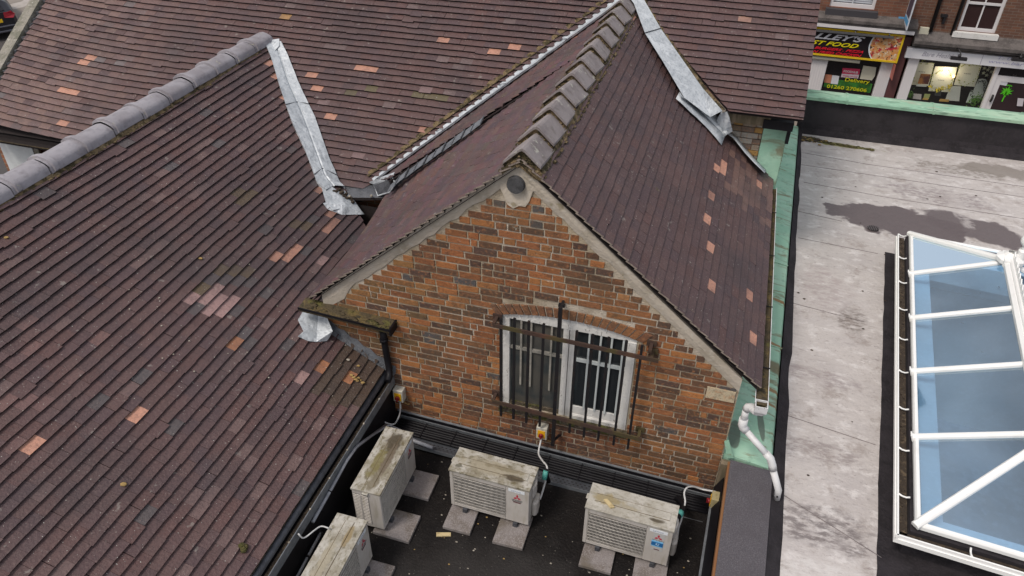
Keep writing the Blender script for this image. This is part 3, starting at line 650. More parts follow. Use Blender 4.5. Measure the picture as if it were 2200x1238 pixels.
def gutL(b):
    p0, p1 = V((-3.18, -.085, 1.50)), V((-2.17, -.075, 1.435)); n = 8
    b.prism([p0+V((0, .08, .035)), p0+V((0, -.085, .02)), p0+V((0, -.075, -.03)), p0+V((0, .08, -.03))], p1-p0, 0)
    b.beam(p0+V((-.0, -.09, .02)), p1+V((0, -.09, .02)), .010, .022, m=1)
    rg = random.Random(9)
    for k in range(26):
        t = rg.random(); q = p0.lerp(p1, t)+V((0, rg.uniform(-.07, .05), .030)); b.lump(q, rg.uniform(.010, .026), 0 if t < .75 else 2, flat=(2.4, 1.3, .22))
    b.box((-2.185, -.16, 1.38), (-2.165, .0, 1.475), 1)
    b.beam((-2.78, -.16, 1.47), (-2.76, -.01, 1.33), .02, .006, m=1)
part('front_gutter', gab, [mgut, mblackp, mmoss], gutL)
def dpL(b):
    b.tube([(-2.30, -.075, 1.40), (-2.30, -.07, 1.25), (-2.295, -.06, 1.0), (-2.285, -.06, .84), (-2.27, -.10, .78), (-2.26, -.17, .755)], .036, 10)
    for z in (1.36, 1.22): b.tube([(-2.30, -.075, z), (-2.30, -.075, z+.035)], .044, 10)
part('front_downpipe', gab, mblackp, dpL)
def flash(b):
    # lead stepped along the left wing's slope where it meets the wall
    a = []; c = []; rg = random.Random(6)
    for k in range(12):
        x = -2.99+.76*k/11; a.append((x, -.016, WL.z(x, 0)+.10+(.05 if k % 2 else .015)-.04*(k/11))); c.append((x, -.03-.05, WL.z(x, 0)+.03))
    b.strip(a, [(p[0], -.022, p[2]-.08) for p in a], smooth=True); b.strip([(p[0], -.022, p[2]-.08) for p in a], c, smooth=True)
part('stepped_flashing', gab, mlead3, flash)
def corner(b):
    o = .028
    P = lambda px, py, h=o: WL.at(px, py, h)
    b.face([P(655, 662), P(640, 688), P(652, 712), P(672, 700, .05), P(684, 668, .07)]); b.face([P(652, 712), P(640, 723), P(662, 733), P(680, 735), P(672, 700, .05)])
    b.face([P(672, 700, .05), P(680, 735), P(703, 733), P(715, 712, .14), P(700, 676, .20), P(684, 668, .07)]); b.face([P(684, 668, .07), P(700, 676, .2), P(698, 668, .2)])
part('corner_lead_flashing', gab, mlead, corner, solid=.004)

# ================================================================== LEFT WING
YN = -5.0
lw = thing('tiled_roof_wing', (-3.9, -1, 0), 'long low wing whose brown tiled slope fills the lower left, with grey ridge tiles', 'building')
Ow = V((-2.345, 0, WL.z(-2.345, 0))); Sw = V((-1, 0, WL.n.x/WL.n.z)).normalized(); LWs = (Ow-V((-5.70, 0, WL.z(-5.70, 0)))).length
def wl(px, py): return WL.at(px, py)
OB = (.40, .21, .09)
spW = [(wl(*p), ORANGE) for p in ((68, 945), (283, 905), (595, 549), (607, 557), (622, 547), (634, 537), (700, 492), (712, 480), (680, 410), (582, 142), (595, 172), (607, 205), (705, 455))]
spW += [(wl(*p), (.40, .17, .08)) for p in ((706, 785), (748, 806), (508, 741))]
spW += [(wl(*p), PINK) for p in ((404, 641), (438, 633), (458, 620), (470, 643), (498, 646), (448, 665), (478, 668), (630, 816), (688, 570))]
spW += [(wl(*p), MOSSY) for p in ((427, 618), (470, 580), (505, 575), (532, 582), (508, 410), (530, 420), (515, 432), (640, 480), (655, 490))]
spW += [(wl(*p), GREY) for p in ((452, 597), (482, 598), (500, 610), (545, 600), (415, 660), (510, 668), (630, 330), (700, 655))]
def cW(rg, u, s):
    c = rg.choice(PAL)
    if rg.random() < .05: c = (.125, .078, .074)
    if rg.random() < .02: c = (.078, .066, .068)
    if u < -1.5 and s > 1.8 and rg.random() < .25: c = tuple(a*.6+b*.4 for a, b in zip(c, (.19, .10, .09)))
    if -.75 < u < .15 and s < .45: c = tuple(a*.45+b*.55 for a, b in zip(c, (.050, .042, .020)))
    return tuple(a*1.04 for a in c)
def bendW(u, s): return V((0, 0, .012*math.sin(u*1.3+.5)*math.sin(s*1.1)))
tiles('roof_slope', lw, Ow, (0, 1, 0), Sw, [(YN, 0), (.75, 0), (3.86, LWs), (YN, LWs)], spW, cW, bendW, seed=21, slip=.03, thick=.027)
Sf = V((2.5, 0, 1.45)).normalized()
tiles('far_roof_slope', lw, (-8.2, 0, 1.36), (0, 1, 0), Sf, [(YN, 0), (1.9, 0), (3.75, 2.88), (YN, 2.88)], (), cW, None, seed=22)
k = 0; y = 3.74
while y > YN:
    L_ = .455; y0 = y-L_; rg = random.Random(200+k); dz = rg.gauss(0, .006); dx = rg.gauss(0, .006); wd = .148
    def sec(yy, g=0):
        out = []
        for q in range(9):
            a_ = math.pi*(1-q/8); out.append((-5.70+dx+(wd+g)*math.cos(a_)*(1 if abs(math.cos(a_)) > .5 else .95), yy, 2.82+dz+g+.076*math.sin(a_)**.9-(.035 if q in (0, 8) else 0)-.02*abs(math.cos(a_))))
        return out
    b = MB(); b.strip(sec(y0+.006), sec(y-.004), smooth=True); lo = [(p[0], p[1], p[2]-.02) for p in sec(y0+.006)]; b.strip(sec(y0+.006), lo)
    b.face([*sec(y0+.006)[::-1]][:9])
    t_ = b.build('ridge_tile', mridge2, lw)
    c = MB(); ya, yb = y0+.035, y0+.10
    c.strip(sec(ya), sec(ya+.004, .022), smooth=False); c.strip(sec(ya+.004, .022), sec(yb-.012, .024), smooth=True); c.strip(sec(yb-.012, .024), sec(yb), smooth=False)
    c.build('collar', mridge2, t_)
    y = y0; k += 1
def wbead(b):
    b.strip([(-5.70+.14, -4.6+.4*k, 2.765) for k in range(21)], [(-5.70+.178+.008*math.sin(k*1.9), -4.6+.4*k, WL.z(-5.70+.178, 0)+.016) for k in range(21)], smooth=True)
    rg = random.Random(31); y = -4.5
    while y < 3.5:
        x = -5.70+.165+rg.uniform(-.01, .02)
        if rg.random() < .8: b.lump((x, y, WL.z(x, y)+.022), rg.uniform(.008, .022), q=.7, flat=(1, 2.0, .6))
        y += rg.uniform(.03, .10)
part('ridge_mortar_bead', lw, mmossm, wbead)
def eave(b):
    n = 6
    a = [(-2.35, YN, .775), (-2.325, YN, .778), (-2.305, YN, .762), (-2.30, YN, .735)]
    b.strip(a, [(p[0], .06, p[2]) for p in a], 0, smooth=True)
part('eaves_felt', lw, mgalvd, eave)
def wgut(b):
    for x0, x1, z0, z1, m_ in ((-2.30, -2.258, .655, .690, 1), (-2.258, -2.250, .60, .712, 2), (-2.36, -2.2585, .59, .654, 0)): b.box((x0, YN, z0), (x1, -.03, z1), m_)
    rg = random.Random(8)
    for k in range(90): b.lump((-2.28+rg.uniform(-.012, .012), rg.uniform(-3.2, -.1), .69), rg.uniform(.006, .014), 1, flat=(1, 1.5, .6))
    for k in range(9): b.lump((-2.254, -.4-k*.36, .714), .010, 3)
part('left_gutter', lw, [mblackp, mdebris, mgalv, mgrit], wgut)
part('brick_wall', lw, mbD, lambda b: b.box((-8.0, YN, -3), (-2.40, 1.2, .60)))
part('upstand', lw, mblackp, lambda b: b.prism([(-2.40, YN, 0), (-2.27, YN, 0), (-2.275, YN, .62), (-2.40, YN, .62)], (0, -YN-.04, 0)))

# ================================================================== REAR RANGE
rr = thing('main_roof_range', (-4, 5, 0), 'large brown tiled roof running across the back behind the gable, with two lead valleys', 'building')
RY, RT = 2.05, 6.0
Sr = V((0, 1, RP.n.y/-RP.n.z*-1)); Sr = V((0, RP.n.z, -RP.n.y)).normalized()
Or = V((0, RY, RP.z(0, RY)))
def rp(px, py): return RP.at(px, py)
spM = [(rp(560+x/4.4, y/4.4), ORANGE) for x, y in ((910, 672), (1030, 690), (430, 740), (570, 825), (665, 1090), (1705, 355), (2190, 520))]
spM += [(rp(900+x/4.4, y/4.4), ORANGE) for x, y in ((745, 525), (945, 487))]
spM += [(rp(100+x/4.4, y/4.4), ORANGE) for x, y in ((455, 560), (365, 598), (225, 880), (195, 1195))]
spM += [(rp(1350+1050/4.42, 197/4.42), (.36, .20, .15)), (rp(640+1200/4.42, 150+575/4.42), PINK), (rp(900+40/4.4, 1215/4.4), (.32, .16, .12))]
spM += [(rp(640+x/4.42, 150+y/4.42), (.105, .085, .045)) for x, y in ((540, 205), (650, 215), (1100, 265), (1200, 275), (1330, 290))]
spM += [(rp(560+x/4.4, y/4.4), (.30, .17, .07)) for x, y in ((225, 180),)]
spM += [(rp(640+x/4.42, 150+y/4.42), (.17, .11, .11)) for x, y in ((260, 295), (560, 800), (1180, 210))]
def cM(rg, u, s):
    c = rg.choice(PAL); k = min(1, max(0, (-6.6-u)/1.8))
    if rg.random() < .75: c = tuple(a*(1-.62*k)+b*.62*k for a, b in zip(c, rg.choice([(.185, .112, .100), (.165, .105, .10), (.20, .125, .105)])))
    if k > .3 and rg.random() < .02: c = (.125, .105, .108)
    if rg.random() < .03: c = (.125, .085, .083)
    return tuple(a*1.06 for a in c)
def bendM(u, s):
    k = max(0, (-7.2-u)/2.2); return V((0, 0, .12*k*k+.010*math.sin(u*1.1)*math.sin(s*1.7)))
TOP = (RT-RY)/Sr.y
# left sheet up to the gable's left valley, right sheet from its right valley
def q3(x, y): return V((x, y, RP.z(x, y)))
tiles('roof_slope', rr, Or, (1, 0, 0), Sr, [q3(-9.44, RY), q3(-3.50, RY), q3(-.92, 4.84), q3(-.848, 4.92), q3(-.848, RT), q3(-9.44, RT)], spM, cM, bendM, seed=33, slip=.03, thick=.029)
tiles('roof_slope', rr, Or, (1, 0, 0), Sr, [q3(.68, 3.54), q3(1.53, 3.54), q3(1.53, RT), q3(-.847, RT), q3(-.847, 4.92), q3(-.77, 4.85)], spM, cM, bendM, seed=34, edge=1.53, slip=.02, thick=.025)
part('far_roof_slope', rr, medge, lambda b: b.face([(-9.44, RT, RP.z(0, RT)), (1.53, RT, RP.z(0, RT)), (1.53, RT+3.4, 1.9), (-9.44, RT+3.4, 1.9)]))
def ridge(b):
    z = RP.z(0, RT)
    for k in range(24): b.prism([(-9.44+k*.457, RT-.17, z-.10), (-9.44+k*.457, RT, z+.05), (-9.44+k*.457, RT+.17, z-.10)], (.45, 0, 0))
part('ridge_tiles', rr, mridge, ridge)
def wallR(b):
    b.box((-9.36, 2.28, -3), (-8.92, 6, 1.55)); b.box((-8.42, 2.28, -3), (-3.2, 6, 1.55)); b.box((-8.92, 2.40, -3), (-8.42, 6, 1.55))
part('front_wall', rr, mbC, wallR)
part('white_panel', rr, simple('white_render', (.62, .65, .66), .7, .1, 3), lambda b: b.box((-9.50, 2.235, -3), (-8.90, 2.279, 1.50)))
part('stone_jamb', rr, mcope, lambda b: b.box((-8.895, 2.245, -3), (-8.80, 2.279, 1.50)))
def body(b):
    b.box((.64, 3.87, -3), (1.40, 9.2, 2.52))
    b.face([(1.40, 3.9, 2.5), (1.40, RT, RP.z(0, RT)-.05), (1.40, 9.2, 2.0), (1.40, 9.2, 0), (1.40, 3.9, 0)])
part('side_wall', rr, mbD, body)
# exposed masonry below the right-hand eaves, then copper sheet
def masonry(b):
    rg = random.Random(12); z = 1.75
    while z < 2.5:
        x = .66
        while x < 1.10:
            L = rg.choice([.11, .21, .16]); x1 = min(x+L, 1.13)
            c = rg.choice([(.30, .25, .19), (.36, .32, .26), (.22, .16, .11), (.40, .23, .07), (.18, .13, .10), (.33, .30, .26)])
            b.box((x, 3.848-rg.random()*.015, z), (x1-.008, 3.869, z+.066), 0, c); x = x1
        z += .076
part('exposed_masonry', rr, mbrick, masonry)
part('copper_cladding', rr, mcopper, lambda b: (b.box((1.13, 3.835, .4), (1.415, 3.868, 2.36)), b.box((1.401, 3.869, .4), (1.425, 8.9, 2.2))))
part('eaves_board', rr, mpost, lambda b: b.box((.66, 3.66, 2.46), (1.18, 3.83, 2.57)))
part('eaves_board', rr, medge, lambda b: b.box((-9.40, RY+.04, 1.46), (-3.6, RY+.10, 1.60)))
part('black_eaves_gutter', rr, mblackp, lambda b: (b.box((1.10, 3.64, 2.44), (1.45, 3.80, 2.55)), b.box((1.40, 3.70, 2.25), (1.44, 3.78, 2.44))))
def gutm(b):
    p0, p1 = V((-9.40, RY-.03, 1.56)), V((-5.0, RY-.03, 1.56)); n = 6
    A_ = [p0+V((0, .055*math.cos(math.pi*k/n), -.055*math.sin(math.pi*k/n))) for k in range(n+1)]; b.strip(A_, [p+(p1-p0) for p in A_], 0, smooth=True)
    b.beam(p0+V((0, -.055, .002)), p1+V((0, -.055, .002)), .006, .012, m=1)
part('left_eaves_gutter', rr, [medge, mgut], gutm)
def cope(b):
    pr = [(-9.66, 0), (-9.48, 0)]; n = 16
    for k in range(n):
        y0 = RY-.1+(RT-RY)*k/n; y1 = RY-.1+(RT-RY)*(k+1)/n-.004; zz = lambda y, x: RP.z(0, y)+bendM(x, 0).z
        x0, x1 = -9.685, -9.515
        b.prism([(x0, y0, zz(y0, x0)-.09), (x1, y0, zz(y0, x0)-.09), (x1, y0, zz(y0, x1)+.045), (x0, y0, zz(y0, x0)+.03)], (0, y1-y0, (y1-y0)*Sr.z/Sr.y))
part('verge_coping', rr, mcope, cope)
def lverge(b):
    n = 40
    for k in range(n):
        y0 = RY+(RT-RY)*k/n; y1 = y0+(RT-RY)/n; zz = RP.z(0, y0)+bendM(-9.47, 0).z
        b.box((-9.50, y0, zz-.02), (-9.452, y1-.025, zz+.028-.01*(k % 2)))
part('verge_lead', rr, mlead2, lverge)
part('left_gable_wall', rr, mbD, lambda b: b.prism([(-9.64, 2.3, -3), (-9.64, 2.3, 1.7), (-9.64, RT, 4.1), (-9.64, 9, 2), (-9.64, 9, -3)], (.2, 0, 0)))
# --- lead valleys
def valleyL(b):
    f = .055
    le = [(566, 84), (582, 120), (600, 182), (625, 255), (655, 320), (681, 390), (700, 408)]
    mi = [(585, 95), (598, 112), (619, 176), (652, 251), (674, 313), (699, 384), (718, 406)]
    ri = [(603, 88), (619, 120), (645, 185), (677, 251), (703, 327), (730, 390), (740, 400)]
    A = [WL.at(*p, off=f) for p in le]; C = [RP.at(*p, off=f) for p in ri]
    M1 = [(WL.at(*p, off=f)+RP.at(*p, off=f))/2 for p in mi]; M1 = [V((p.x, p.y, max(WL.z(p.x, p.y), RP.z(p.x, p.y))+.050)) for p in M1]
    n = 5
    def dense(q):
        out = []
        for k in range(len(q)-1):
            for j in range(n): out.append(q[k].lerp(q[k+1], j/n))
        return out+[q[-1]]
    A, M1, C = dense(A), dense(M1), dense(C); rg = random.Random(2)
    A = [p+V((rg.gauss(0, .002), rg.gauss(0, .002), rg.gauss(0, .001))) for p in A]; C = [p+V((rg.gauss(0, .002), rg.gauss(0, .002), rg.gauss(0, .001))) for p in C]
    ml_ = [p.lerp(q, .88)+V((0, 0, .012)) for p, q in zip(A, M1)]; mr_ = [p.lerp(q, .88)+V((0, 0, .014)) for p, q in zip(C, M1)]
    b.strip(A, ml_, smooth=True); b.strip(ml_, M1, smooth=True); b.strip(M1, mr_, smooth=True); b.strip(mr_, C, smooth=True)
    A_ = [WL.at(*p, off=-.01) for p in le]; b.strip([p+V((0, 0, -.05)) for p in A], A); b.strip(C, [p+V((0, 0, -.05)) for p in C])
    for i in (2*n+n-2, 4*n+n-1):
        for P, Q in ((A, M1), (M1, C)):
            b.beam(P[i]+V((0, 0, .006)), Q[i]+V((0, 0, .006)), .010, .008, m=1)
    # cap over the head
    b.face([RP.at(568, 88, .05), RP.at(600, 83, .05), RP.at(600, 98, .07), RP.at(588, 112, .08), RP.at(572, 108, .06)])
part('left_valley_lead', rr, [mlead, mlead2], valleyL)
def apron(b):
    P = lambda px, py, h=.03: WL.at(px, py, h)
    b.face([P(690, 400), P(700, 435), P(715, 452, .05), P(745, 445, .06), P(728, 412, .05), P(714, 402, .05)]); b.face([P(700, 435), P(694, 437), P(704, 450), P(735, 462), P(780, 461), P(765, 452, .05), P(735, 440, .075), P(715, 430, .06)])
    b.face([P(728, 412, .05), P(745, 445, .06), P(765, 452, .05), P(782, 461), P(760, 430, .03), P(740, 410, .03)])
part('valley_apron', rr, mlead, apron, solid=.005)
def gutv(b):
    # short trough catching both valleys, with its rail
    b.face([RP.at(735, 398, .0), RP.at(830, 398, .0), YP(828, 425, 1.92), YP(742, 425, 1.92)], 0); b.beam(YP(752, 428, 1.93), YP(836, 427, 1.93), .02, .03, m=1)
    b.face([(-3.9, 1.96, 1.50), (-2.9, 1.96, 1.50), (-2.9, 1.96, .9), (-3.9, 1.96, .9)], 1)
    rg = random.Random(14)
    for k in range(40):
        t = rg.random(); p = WL.at(722+t*40, 408+t*28, .05); b.lump(p+V((rg.gauss(0, .02), rg.gauss(0, .02), .01)), rg.uniform(.01, .024), 2)
    b.lump(YP(751, 423, 1.9), .022, 3); b.lump(YP(798, 421, 1.9), .020, 3)
part('valley_trough', rr, [mlead2, medge, mdebris, mgrit], gutv)
def valleyG(b):
    # valley between the main slope and the gable's left slope
    n = 24; A = []; M_ = []; C = []; rg = random.Random(15)
    for k in range(n+1):
        t = k/n; c = V((-.93, 4.80, 0)).lerp(V((-3.40, 2.14, 0)), t); d = V((-.72, .69, 0))
        a = c+d*.05; g = c-d*(.10+.08*t)
        A.append(RP.p(a.x, a.y, .018)); M_.append(V((c.x, c.y, RP.z(c.x, c.y, .03)))); C.append(L2.p(g.x, g.y, .055+rg.gauss(0, .002)))
    b.strip(A, M_, smooth=True); b.strip(M_, C, smooth=True); b.strip(C, [p-V((0, 0, .03)) for p in C])
    for i in (6, 12, 18): b.beam(A[i]+V((0, 0, .004)), C[i]+V((0, 0, .006)), .008, .008, m=1)
    # dressed corner at the foot
    e1, e2 = A[-1], C[-1]
    q = [YP(803, 397, 2.08), YP(843, 381, 1.88), YP(850, 396, 1.84), YP(838, 413, 1.84), YP(812, 421, 1.93)]; b.face(q, 1)
    b.face([YP(792, 392, 2.12), YP(803, 397, 2.08), YP(843, 381, 1.88), YP(848, 370, 1.95), YP(820, 380, 2.02)], 0)
    b.tube(q[1:]+[q[0], q[1]], .010, 6, 0)
part('gable_valley_lead', rr, [mlead, mlead2], valleyG)
def vbed(b):
    rg = random.Random(16)
    nb = 60; I_ = []; J_ = []
    for k in range(nb+1):
        c = V((-.95, 4.83, 0)).lerp(V((-3.45, 2.14, 0)), k/nb); d = V((-.72, .69, 0)); a1 = c+d*.045; a2 = c+d*(.115+rg.uniform(-.018, .018)); I_.append(RP.p(a1.x, a1.y, .036)); J_.append(RP.p(a2.x, a2.y, .022))
    b.strip(I_, J_, smooth=True)
    for k in range(160):
        t = rg.random(); c = V((-.95, 4.83, 0)).lerp(V((-3.45, 2.14, 0)), t); a = c+V((-.72, .69, 0))*rg.uniform(.055, .10)
        b.lump((a.x, a.y, RP.z(a.x, a.y)+.010), rg.uniform(.008, .018), q=.6, flat=(1.4, 1.4, .5))
part('valley_mortar', rr, mmossm, vbed)
def valleyR(b):
    up = [(1362, -14), (1384, 0), (1420, 62), (1462, 122), (1510, 190), (1552, 238)]
    lo = [(1346, -14), (1362, 8), (1386, 72), (1424, 132), (1470, 210), (1526, 252)]
    U_ = [RP.at(*p, off=.03) for p in up]; L_ = []
    for (px, py), o in zip(lo, (.0, .0, .02, .05, .08, .11)): L_.append(RS.at(px, py, .06+o))
    b.strip([p+V((.03, .05, .0)) for p in U_], U_, 2); b.strip(U_, L_, smooth=True); b.strip(L_, [RS.at(*p, off=.0) for p in lo], smooth=True); b.strip([p-V((0, 0, .05)) for p in U_], U_)
    b.beam(U_[2]+V((0, 0, .008)), L_[2]+V((0, 0, .008)), .008, .008, m=1)
part('right_valley_lead', rr, [mlead, mlead2, mmossm], valleyR)
def lapR(b):
    P = lambda px, py, h=.035: RS.at(px, py, h+.045)
    e = [(1452, 212), (1466, 224), (1482, 240), (1500, 256), (1520, 276), (1536, 294), (1550, 312)]
    f = [(1464, 190), (1484, 214), (1502, 236), (1520, 254), (1538, 272), (1550, 284), (1557, 294)]
    b.strip([P(*p, .03+.008*(k % 2)) for k, p in enumerate(e)], [P(*p, .065) for p in f], smooth=True)
    g = [(1468, 170), (1492, 202), (1512, 222), (1532, 240), (1550, 262), (1560, 276), (1564, 286)]
    b.strip([P(*p, .065) for p in f], [P(*p, .085+.008*k) for k, p in enumerate(g)], smooth=True)
    b.face([P(1460, 205, .075), P(1465, 190, .075), P(1481, 200, .085), P(1475, 216, .08)])
part('lapped_lead_sheet', rr, mlead, lapR, solid=.004)
def saddle(b):
    b.face([YP(1540, 258, 3.62), YP(1548, 243, 3.58), YP(1562, 240, 3.56), YP(1567, 252, 3.56), YP(1574, 282, 3.62), YP(1557, 293, 3.60)])
    b.face([YP(1540, 258, 3.62), YP(1557, 293, 3.6), YP(1545, 280, 3.64)])
    a = [(1557, 285), (1575, 296), (1600, 328), (1622, 352), (1643, 372)]; c = [(1568, 282), (1584, 296), (1606, 322), (1627, 346), (1646, 366)]
    b.strip([RS.at(*p, off=.12+.05*k/4) for k, p in enumerate(a)], [YP(*p, 3.83) for p in c], smooth=True)
part('saddle_flashing', rr, mlead, saddle, solid=.004)
# ================================================================== RIGHT FLAT ROOF
FZ = .40
fr_ = thing('flat_roof_extension', (3.8, 4, FZ), 'flat roofed extension with stained grey membrane and verdigris copper edges on the right', 'building')
P2 = V((2.872, -.47, 0)); ROT = R(5.6); Ud = V((math.sin(ROT), math.cos(ROT), 0)); Vd = V((math.cos(ROT), -math.sin(ROT), 0)); LL_, LW = 5.10, 1.88
def lp(v, u, z): q = P2+Ud*u+Vd*v; return V((q.x, q.y, z))
def roof(b):
    A = [V((1.735, -3.0, FZ)), V((8.0, -3.0, FZ)), V((8.0, 8.62, FZ)), V((2.04, 8.62, FZ))]; i = .02
    B = [lp(i, i, FZ), lp(LW-i, i, FZ), lp(LW-i, LL_-i, FZ), lp(i, LL_-i, FZ)]
    for k in range(4): b.face([A[k], A[(k+1) % 4], B[(k+1) % 4], B[k]])
part('roof_membrane', fr_, mmembrane, roof)
def seams():
    for pts in ([(2.02, 7.14), (4.18, 7.07), (7.5, 6.98)], [(2.04, 7.63), (3.1, 7.5), (7.5, 7.36)], [(2.06, 6.5), (3.3, 6.37), (7.5, 6.2)], [(1.95, 5.5), (2.6, 5.38)], [(1.97, 4.70), (3.04, 4.60)],
                [(1.83, .95), (2.72, .78)], [(1.80, -.15), (2.66, -.62)], [(1.85, 3.05), (2.75, 2.9)]):
        q = [V((x, y, FZ+.003)) for x, y in pts]
        part('membrane_seam', fr_, mseam, lambda b: [b.beam(q[k], q[k+1], .006, .004) for k in range(len(q)-1)])
mseam = simple('seam_dark', (.20, .175, .175), .8, .4, 6)  # lap seams in a darker grey than the membrane
seams()
def upst(b):
    # dark felt strip against the copper edge, fillet at the far parapet, band round the lantern
    rg = random.Random(17); a = []; c = []
    for k in range(40):
        t = k/39; y = -3.0+11.5*t; x = 1.735+.293*(y+3.0)/11.5; a.append((1.70+.0355*y if y < 0 else 1.70+.0331*y, y, FZ+.095)); c.append((x+.018+rg.gauss(0, .006), y, FZ+.005))
    b.strip(a, c)
    b.strip([(1.98, 8.44, FZ+.004), (8, 8.44, FZ+.004)], [(1.98, 8.53, FZ+.08), (8, 8.53, FZ+.08)])
    b.strip([(1.98, 8.53, FZ+.08), (8, 8.53, FZ+.08)], [(1.98, 8.56, FZ+.17), (8, 8.56, FZ+.17)])
    w0 = .235
    for P, Q in (((-w0, -w0*1.5), (-.0, LL_+.02)),):
        e = [lp(P[0]+rg.gauss(0, .003), -.9+6.05*k/30, FZ+.004) for k in range(31)]; b.strip(e, [lp(0, -.9+6.05*k/30, FZ+.004) for k in range(31)])
    b.face([lp(0, -.9, FZ+.004), lp(3.5, -.9, FZ+.004), lp(3.5, 0, FZ+.004), lp(0, 0, FZ+.004)])
part('felt_upstand', fr_, mfelt2, upst)
part('parapet', fr_, simple('dark_parapet', (.034, .030, .034), .9, .35, 3, 0, 0, .25), lambda b: b.box((1.95, 8.561, FZ-3.2), (8, 8.80, 1.02)))
def copp(b):
    b.prism([(1.90, 8.50, 1.025), (1.90, 8.50, 1.075), (1.90, 8.70, 1.135), (1.90, 8.90, 1.075), (1.90, 8.90, 1.025)], (6.1, 0, 0))
    for x in (2.65, 4.06, 5.5, 6.9): b.prism([(x, 8.492, 1.02), (x, 8.492, 1.082), (x, 8.70, 1.145), (x, 8.907, 1.082), (x, 8.907, 1.02)], (.035, 0, 0))
part('copper_coping', fr_, mcopper2, copp)
def apr(b):
    # verdigris apron between the gable's side wall and the flat roof
    rg = random.Random(18); a = []; c = []; d = []
    for k in range(30):
        t = k/29; y = .02+8.45*t; xr = 1.690+.285*t*.98; a.append((1.21 if y < 3.8 else 1.42, y, .60)); c.append((xr-.02, y, .515+rg.gauss(0, .002))); d.append((xr, y, .475))
    b.strip(a, c); b.strip(c, d)
    b.face([(1.21, .02, .60), (1.67, .02, .515), (1.69, .02, .475), (1.69, .02, .42), (1.21, .02, .42)])
    for y in (1.9, 3.7, 5.4, 7.2): b.beam((1.3, y, .598), (1.70+.03*y, y+.02, .520), .012, .012)
part('copper_apron', fr_, mcopper, apr)
def turn(b):
    b.face([YP(1556, 948, -.014), YP(1566, 946, -.014), YP(1576, 984, -.02), YP(1562, 984, -.02)])
part('copper_turn_up', fr_, mcopper, turn, solid=.006)
def felt(b):
    # felt topped parapet coming forward, timber edged
    b.prism([(1.315, -3.0, .535), (1.62, -3.0, .50), (1.62, -3.0, .40), (1.315, -3.0, .44)], (0, 3.015, 0)) if False else None
    b.face([(1.29, -.005, .553), (1.695, -.005, .520), (1.60, -3.0, .520), (1.195, -3.0, .553)]); b.face([(1.695, -.005, .520), (1.695, -.005, .40), (1.60, -3.0, .40), (1.60, -3.0, .520)])
part('felt_parapet_top', fr_, mfelt, felt, fix=False)
part('edge_batten', fr_, mtimber, lambda b: b.prism([(1.268, -.06, .36), (1.289, -.005, .36), (1.289, -.005, .55), (1.268, -.06, .55)][:4] if False else [(1.268, -.03, .43), (1.289, -.03, .43), (1.289, -.03, .545), (1.268, -.03, .545)], (-.094, -2.97, 0)))
part('corner_post', fr_, mpost, lambda b: b.prism([(1.205, -.075, -.02), (1.30, -.075, -.02), (1.30, -.006, -.02), (1.205, -.006, -.02)], (0, 0, .56)))
part('side_wall', fr_, mfelt2, lambda b: (b.prism([(1.275, -.08, -3), (1.50, -.08, -3), (1.40, -3, -3), (1.18, -3, -3)], (0, 0, 3.37)), b.box((1.5, 0.1, -3), (1.7, 8.5, .39)), b.box((7.9, -3, -3), (8.0, 8.6, .9)), b.box((1.5, -3.1, -3), (8, -3, .39))))
def drain(b):
    n = 14; c = V((3.03, 5.30, FZ+.006))
    b.face([c+V((.085*math.cos(2*math.pi*k/n), .085*math.sin(2*math.pi*k/n), 0)) for k in range(n)], 0)
    for k in range(-3, 4):
        h = math.sqrt(max(0, .082**2-(k*.024)**2)); b.beam(c+V((k*.024-h*.25, -h, .008)), c+V((k*.024+h*.25, h, .008)), .012, .008, m=1)
part('roof_drain', fr_, [mdark, simple('drain_bar', (.10, .085, .088), .6, .2)], drain)
def litter(b):
    rg = random.Random(19)
    for k in range(150):
        x, y = 2.03+abs(rg.gauss(0, .16)), 8.30-abs(rg.gauss(0, .10)); b.lump((x, y, FZ+.015), rg.uniform(.008, .028), rg.choice([0, 0, 0, 1, 2]), flat=(1.4, 1, .5))
    for k in range(70):
        t = rg.random(); b.lump((2.25+t*1.0, 8.2-.1*t+rg.gauss(0, .03), FZ+.008), rg.uniform(.01, .03), 2, flat=(1.8, 1, .35))
    for k in range(60): b.lump((1.70+rg.uniform(-.05, .02)-.0, rg.uniform(-1.4, -.5), FZ+.03), rg.uniform(.006, .016), rg.choice([0, 0, 1, 2]), flat=(1.3, 1, .6))
    for k in range(40): b.lump((rg.uniform(1.85, 6), rg.uniform(-1, 8), FZ+.006), rg.uniform(.006, .014), 0, flat=(1.6, 1, .5))
o = MB(); litter(o); o = o.build('leaf_litter', [mdebris, mleaf, mmoss]); struct(o, 'stuff'); tag(o, 'dark leaf litter and moss gathered in the corner and along the edge of the grey flat roof', 'leaf litter')

# ------------------------------------------------------------------ roof lantern
EZ_ = .76; RZ = 1.19
ln = thing('roof_lantern', tuple(lp(0, 0, FZ)), 'white framed glass roof lantern with blue tinted panes standing on the grey flat roof', 'skylight')
def kerb(b):
    o = .05
    A = [lp(-o, -o, FZ), lp(LW+o, -o, FZ), lp(LW+o, LL_+o, FZ), lp(-o, LL_+o, FZ)]; i = .045
    B = [lp(i, i, FZ), lp(LW-i, i, FZ), lp(LW-i, LL_-i, FZ), lp(i, LL_-i, FZ)]; h = V((0, 0, EZ_-FZ-.05))
    for k in range(4):
        j = (k+1) % 4; b.face([A[k], A[j], A[j]+h, A[k]+h], 0); b.face([A[k]+h, A[j]+h, B[j]+h, B[k]+h], 0)
        b.face([B[k]+h, B[j]+h, B[j]-V((0, 0, .35)), B[k]-V((0, 0, .35))], 1)
part('kerb', ln, [mfelt2, mroom], kerb)
